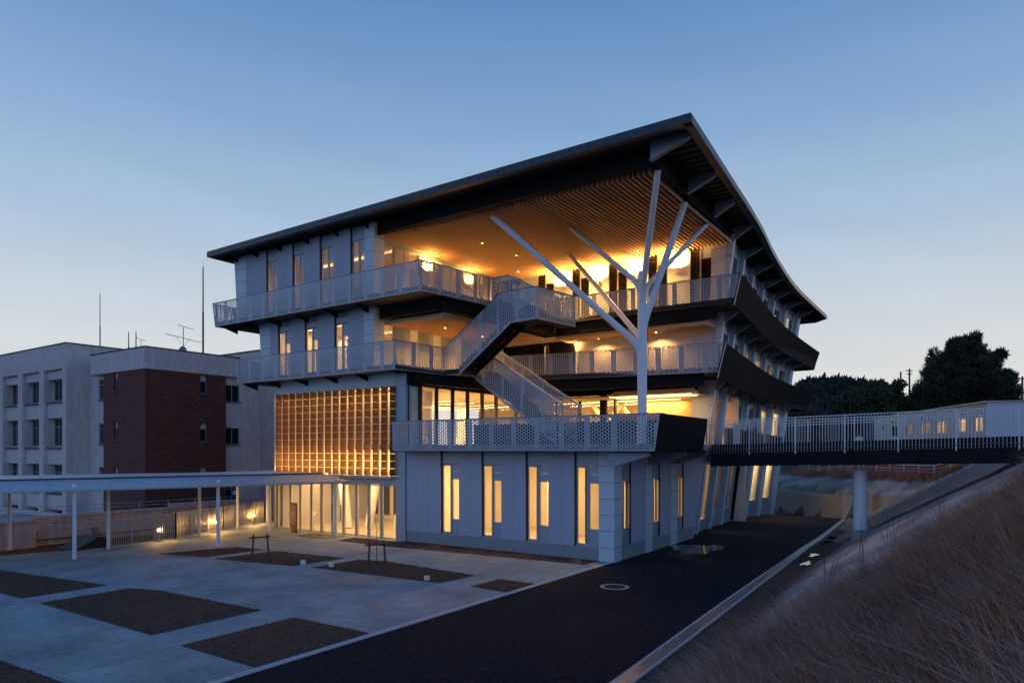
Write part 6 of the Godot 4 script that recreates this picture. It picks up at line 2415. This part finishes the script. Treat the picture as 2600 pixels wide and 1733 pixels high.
func trees() -> void:
	var needles := spray(70, 0.55, 0.5, 0.9, 71)
	var leaves := spray(60, 0.7, 0.34, 0.0, 72)
	var far := spray(40, 1.6, 0.9, 0.0, 73)
	var pine := []
	for q in [[0, 12.2, 0, 2.6], [-1.8, 11.2, 1, 2.3], [2.0, 11.6, 0, 2.2], [-3.6, 9.0, 0, 2.2], [3.6, 10.2, 1, 2.0], [0.5, 9.0, -1, 3.4], [-5.0, 6.6, 0.5, 2.0], [-2.6, 6.8, -1, 2.6], [3.2, 7.4, -1, 2.6], [5.2, 8.8, 0, 1.6], [6.3, 7.0, 0.5, 1.9], [6.9, 9.2, 0.5, 1.1], [5.6, 4.9, 0, 2.2], [7.2, 4.4, 0, 1.6], [2.0, 4.9, 0, 2.4], [-0.4, 5.3, 1, 2.6], [-3.6, 4.2, 0, 2.2], [-5.8, 4.2, 1, 2.0], [8.6, 4.6, 1, 1.1], [9.0, 2.9, 0, 1.2], [-6.6, 2.6, 0, 1.8], [1.2, 14.0, 0, 1.2], [-0.8, 13.6, 0, 1.2], [5.0, 12.0, 0, 1.0]]:
		pine.append(q)
	leafy_tree("pine_tree", "tall broad dark pine towering over the white prefab building", on_hill(62.6, 0.9, 95.0), pine, 14.0, "pine_needles", needles, 17.0, Color(1, 1, 1))
	leafy_tree("evergreen_tree", "round dark evergreen tree left of the bare tree on the hill", on_hill(50.2, -0.5, 96.0), [[0, 7.6, 0, 2.5], [-2.4, 6.4, 0, 2.3], [2.2, 8.2, 0, 2.2], [3.6, 7.2, 0.5, 2.2], [-4.2, 4.6, 0, 2.2], [-1.5, 4.2, -1, 2.8], [2.0, 4.6, -1, 2.8], [-5.6, 2.8, 0, 2.0], [-3.6, 1.8, -0.5, 2.4], [0.5, 1.8, -1, 3.0], [4.4, 3.4, 0, 2.6]], 9.5, "dark_leaves", leaves, 22.0, Color(1.1, 1.15, 1.0))
	leafy_tree("evergreen_tree", "smaller dark evergreen right behind the thin bare tree", on_hill(57.2, -0.5, 104.0), [[0, 6.0, 0, 2.4], [2.4, 5.0, 0, 2.2], [-2.0, 4.4, 0, 2.4], [1.0, 2.6, 0, 3.0], [4.0, 3.0, 0, 2.4], [-2.8, 8.6, 0.6, 1.6]], 8.0, "dark_leaves", leaves, 20.0, Color(0.95, 1.0, 0.9))
	leafy_tree("brushwood", "reddish brown bushy growth along the edge of the wood, below the bare tree", on_hill(57.0, -1.5, 92.0), [[-4, 3.4, 0, 2.0], [-1.5, 4.2, 0, 2.2], [1.2, 4.4, 0, 2.2], [3.6, 3.8, 0, 2.4], [6.4, 3.0, 0, 2.2], [-6.0, 2.2, 0, 1.8]], 4.0, "brush_leaves", leaves, 22.0, Color(1, 1, 1), "")
	# bare tree
	var bt := thing("bare_tree", "thin leafless tree with fine twigs rising between the dark evergreens", "tree", on_hill(56.2, 0.0, 94.0), "trees on the hill")
	var b: Vector3 = bt.position
	var s := Shape.new()
	s.tube([b - Vector3(0, 1, 0), b + Vector3(0, 4, 0), b + ACROSS * 0.5 + Vector3(0, 8.5, 0), b + ACROSS * 0.7 + Vector3(0, 11.4, 0)], [0.16, 0.12, 0.07, 0.02], 7)
	part("trunk", s, mats.twig, bt)
	for k in 26:
		var y := 2.5 + 8.3 * k / 26.0
		var a := rng.randf() * TAU
		var l := (1.0 - 0.5 * k / 26.0) * rng.randf_range(1.4, 2.6)
		var root := b + ACROSS * (0.06 * y) + Vector3(0, y, 0)
		var out := (ACROSS * cos(a) + AHEAD * sin(a)) * l * 0.8
		s = Shape.new()
		s.tube([root, root + out * 0.5 + Vector3(0, l * 0.3, 0), root + out + Vector3(0, l * 0.85, 0)], [0.035, 0.022, 0.008], 5)
		for j in 5:
			var st := root + out * (0.3 + 0.14 * j) + Vector3(0, l * (0.15 + 0.13 * j), 0)
			var tw := (Vector3(rng.randfn(), rng.randf_range(0.2, 1.2), rng.randfn())).normalized() * rng.randf_range(0.4, 0.9)
			s.tube([st, st + tw * 0.5, st + tw + Vector3(0, 0.1, 0)], [0.013, 0.009, 0.005], 4)
		part("branch", s, mats.twig, bt)
	# woodland along the hill, too far to tell its trees apart
	var spots := []
	var tints := []
	for k in 2600:
		var ah := rng.randf_range(118.0, 420.0)
		var ac := ah * rng.randf_range(0.22, 0.95)
		var p := EYE + ACROSS * ac + AHEAD * ah
		var y := terrain(p.x, p.z)
		var sc := rng.randf_range(1.2, 2.4)
		for j in 3:
			spots.append(Transform3D(Basis(Vector3.UP, rng.randf() * TAU).scaled(Vector3.ONE * sc), Vector3(p.x + rng.randfn() * 1.2, y + 1.0 + j * 1.6 * rng.randf(), p.z + rng.randfn() * 1.2)))
			var tone := rng.randf_range(0.6, 1.3)
			tints.append(Color(tone, tone, tone))
	for k in 520:  # hedge of undergrowth behind the prefab
		var ah := rng.randf_range(80.0, 112.0)
		var ac := rng.randf_range(44.0, 82.0) * ah / 96.0
		var p := EYE + ACROSS * ac + AHEAD * ah
		if (p - Vector3(-7, 0, 47)).length() < 18.0:
			continue
		var sc := rng.randf_range(0.6, 1.1)
		spots.append(Transform3D(Basis(Vector3.UP, rng.randf() * TAU).scaled(Vector3.ONE * sc), Vector3(p.x, terrain(p.x, p.z) + rng.randf_range(0.2, 2.6), p.z)))
		tints.append(Color(1.1, 0.95, 0.85) * rng.randf_range(0.7, 1.2))
	var wood := swarm("woodland", far, mats.far_leaves, spots, tints, self)
	wood.set_meta("kind", "stuff")


func dry_grass() -> void:
	var tufts := []
	for v in 5:
		var r := RandomNumberGenerator.new()
		r.seed = 900 + v
		var s := Shape.new()
		for k in 11:
			var root := Vector3(r.randfn() * 0.07, -0.05, r.randfn() * 0.07)
			var a := r.randf() * TAU
			var l := r.randf_range(0.35, 0.85)
			var lean := r.randf_range(0.25, 1.0)
			var dir := Vector3(cos(a) * 0.7 + 0.55, 0, sin(a) * 0.7 - 0.5).normalized()
			var side := Vector3(dir.z, r.randf_range(-0.3, 0.3), -dir.x).normalized() * r.randf_range(0.0035, 0.0075)
			var tone := r.randf_range(0.55, 1.2)
			var col := Color(0.58, 0.27, 0.165).lerp(Color(0.68, 0.52, 0.38), pow(r.randf(), 1.8))
			var prev := root
			var n := 5
			for i in n:
				var t := (i + 1.0) / n
				var p := root + Vector3(0, l * t * (1.0 - 0.35 * lean * t), 0) + dir * l * lean * t * t * 0.9
				var w0 := side * (1.0 - (t - 1.0 / n) * 0.7)
				var w1 := side * (1.0 - t * 0.8)
				var nn := side.cross(p - prev).normalized()
				for q in [prev - w0, p - w1, p + w1, prev - w0, p + w1, prev + w0]:
					s.v.append(q)
					s.n.append(nn)
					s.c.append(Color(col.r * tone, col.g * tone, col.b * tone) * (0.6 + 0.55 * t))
				prev = p
		tufts.append(s.mesh())
	var clump := noise(0.35, 2, 51)
	var sets := [[], [], [], [], []]
	var tints := [[], [], [], [], []]
	var tries := 0
	while tries < 42000:
		tries += 1
		var p := EYE + ACROSS * rng.randf_range(-1.5, 16.0) + AHEAD * rng.randf_range(2.6, 24.0)
		var g := grassy(p.x, p.z)
		if p.x > -6.9 or g < -0.5 + 0.5 * clump.get_noise_2d(p.x * 3, p.z * 3):
			continue
		var thin := smoothstep(-0.5, 0.8, g)
		if rng.randf() > 0.25 + 0.75 * thin:
			continue
		var y := terrain(p.x, p.z)
		var k := clump.get_noise_2d(p.x, p.z)
		var sc := (0.75 + 0.45 * clampf(0.5 + k, 0.0, 1.0)) * (0.6 + 0.4 * thin) * rng.randf_range(0.7, 1.25)
		var v := rng.randi() % 5
		sets[v].append(Transform3D(Basis(Vector3.UP, rng.randf_range(-0.9, 0.9)).scaled(Vector3(1, 1, 1) * sc), Vector3(p.x, y, p.z)))
		var tone := 0.75 + 0.5 * clampf(0.5 + clump.get_noise_2d(p.x + 40.0, p.z), 0.0, 1.0)
		tints[v].append(Color(tone, tone * rng.randf_range(0.94, 1.04), tone * rng.randf_range(0.92, 1.08)))
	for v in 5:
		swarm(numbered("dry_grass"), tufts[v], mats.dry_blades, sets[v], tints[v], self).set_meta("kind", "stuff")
	# dry grass on the crest of the far bank
	var spots := []
	var cols := []
	var a := Vector3(-2.64, 0, 37.0)
	var dir := Vector3(0.745, 0, 0.667)
	var back := Vector3(-0.667, 0, 0.745)
	for k in 1500:
		var p := a + dir * rng.randf_range(-16.0, 12.0) + back * rng.randf_range(3.6, 6.4)
		spots.append(Transform3D(Basis(Vector3.UP, rng.randf() * TAU).scaled(Vector3.ONE * rng.randf_range(0.8, 1.5)), Vector3(p.x, terrain(p.x, p.z), p.z)))
		cols.append(Color(1.2, 1.0, 0.9) * rng.randf_range(0.7, 1.2))
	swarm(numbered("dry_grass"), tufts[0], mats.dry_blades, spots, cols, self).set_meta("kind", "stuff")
	# tall dry stalks standing on the bank
	for q in [[-9.2, -7.4, 0.9], [-8.9, -6.2, 1.0], [-9.6, -5.4, 1.1], [-10.2, -4.6, 0.9], [-8.6, -9.6, 0.7], [-11.2, -2.0, 1.2]]:
		var base := Vector3(q[0], terrain(q[0], q[1]), q[1])
		var s := Shape.new()
		for j in 5:
			var o := Vector3(rng.randfn() * 0.06, 0, rng.randfn() * 0.06)
			var tip := base + o * 2.0 + Vector3(rng.randfn() * 0.15, q[2] * rng.randf_range(0.7, 1.1), rng.randfn() * 0.15)
			s.tube([base + o, (base + o).lerp(tip, 0.5) + Vector3(0.02, 0.03, 0), tip], [0.005, 0.004, 0.002], 4, false)
		setting("dry_stalks", s, mats.twig, "stuff")
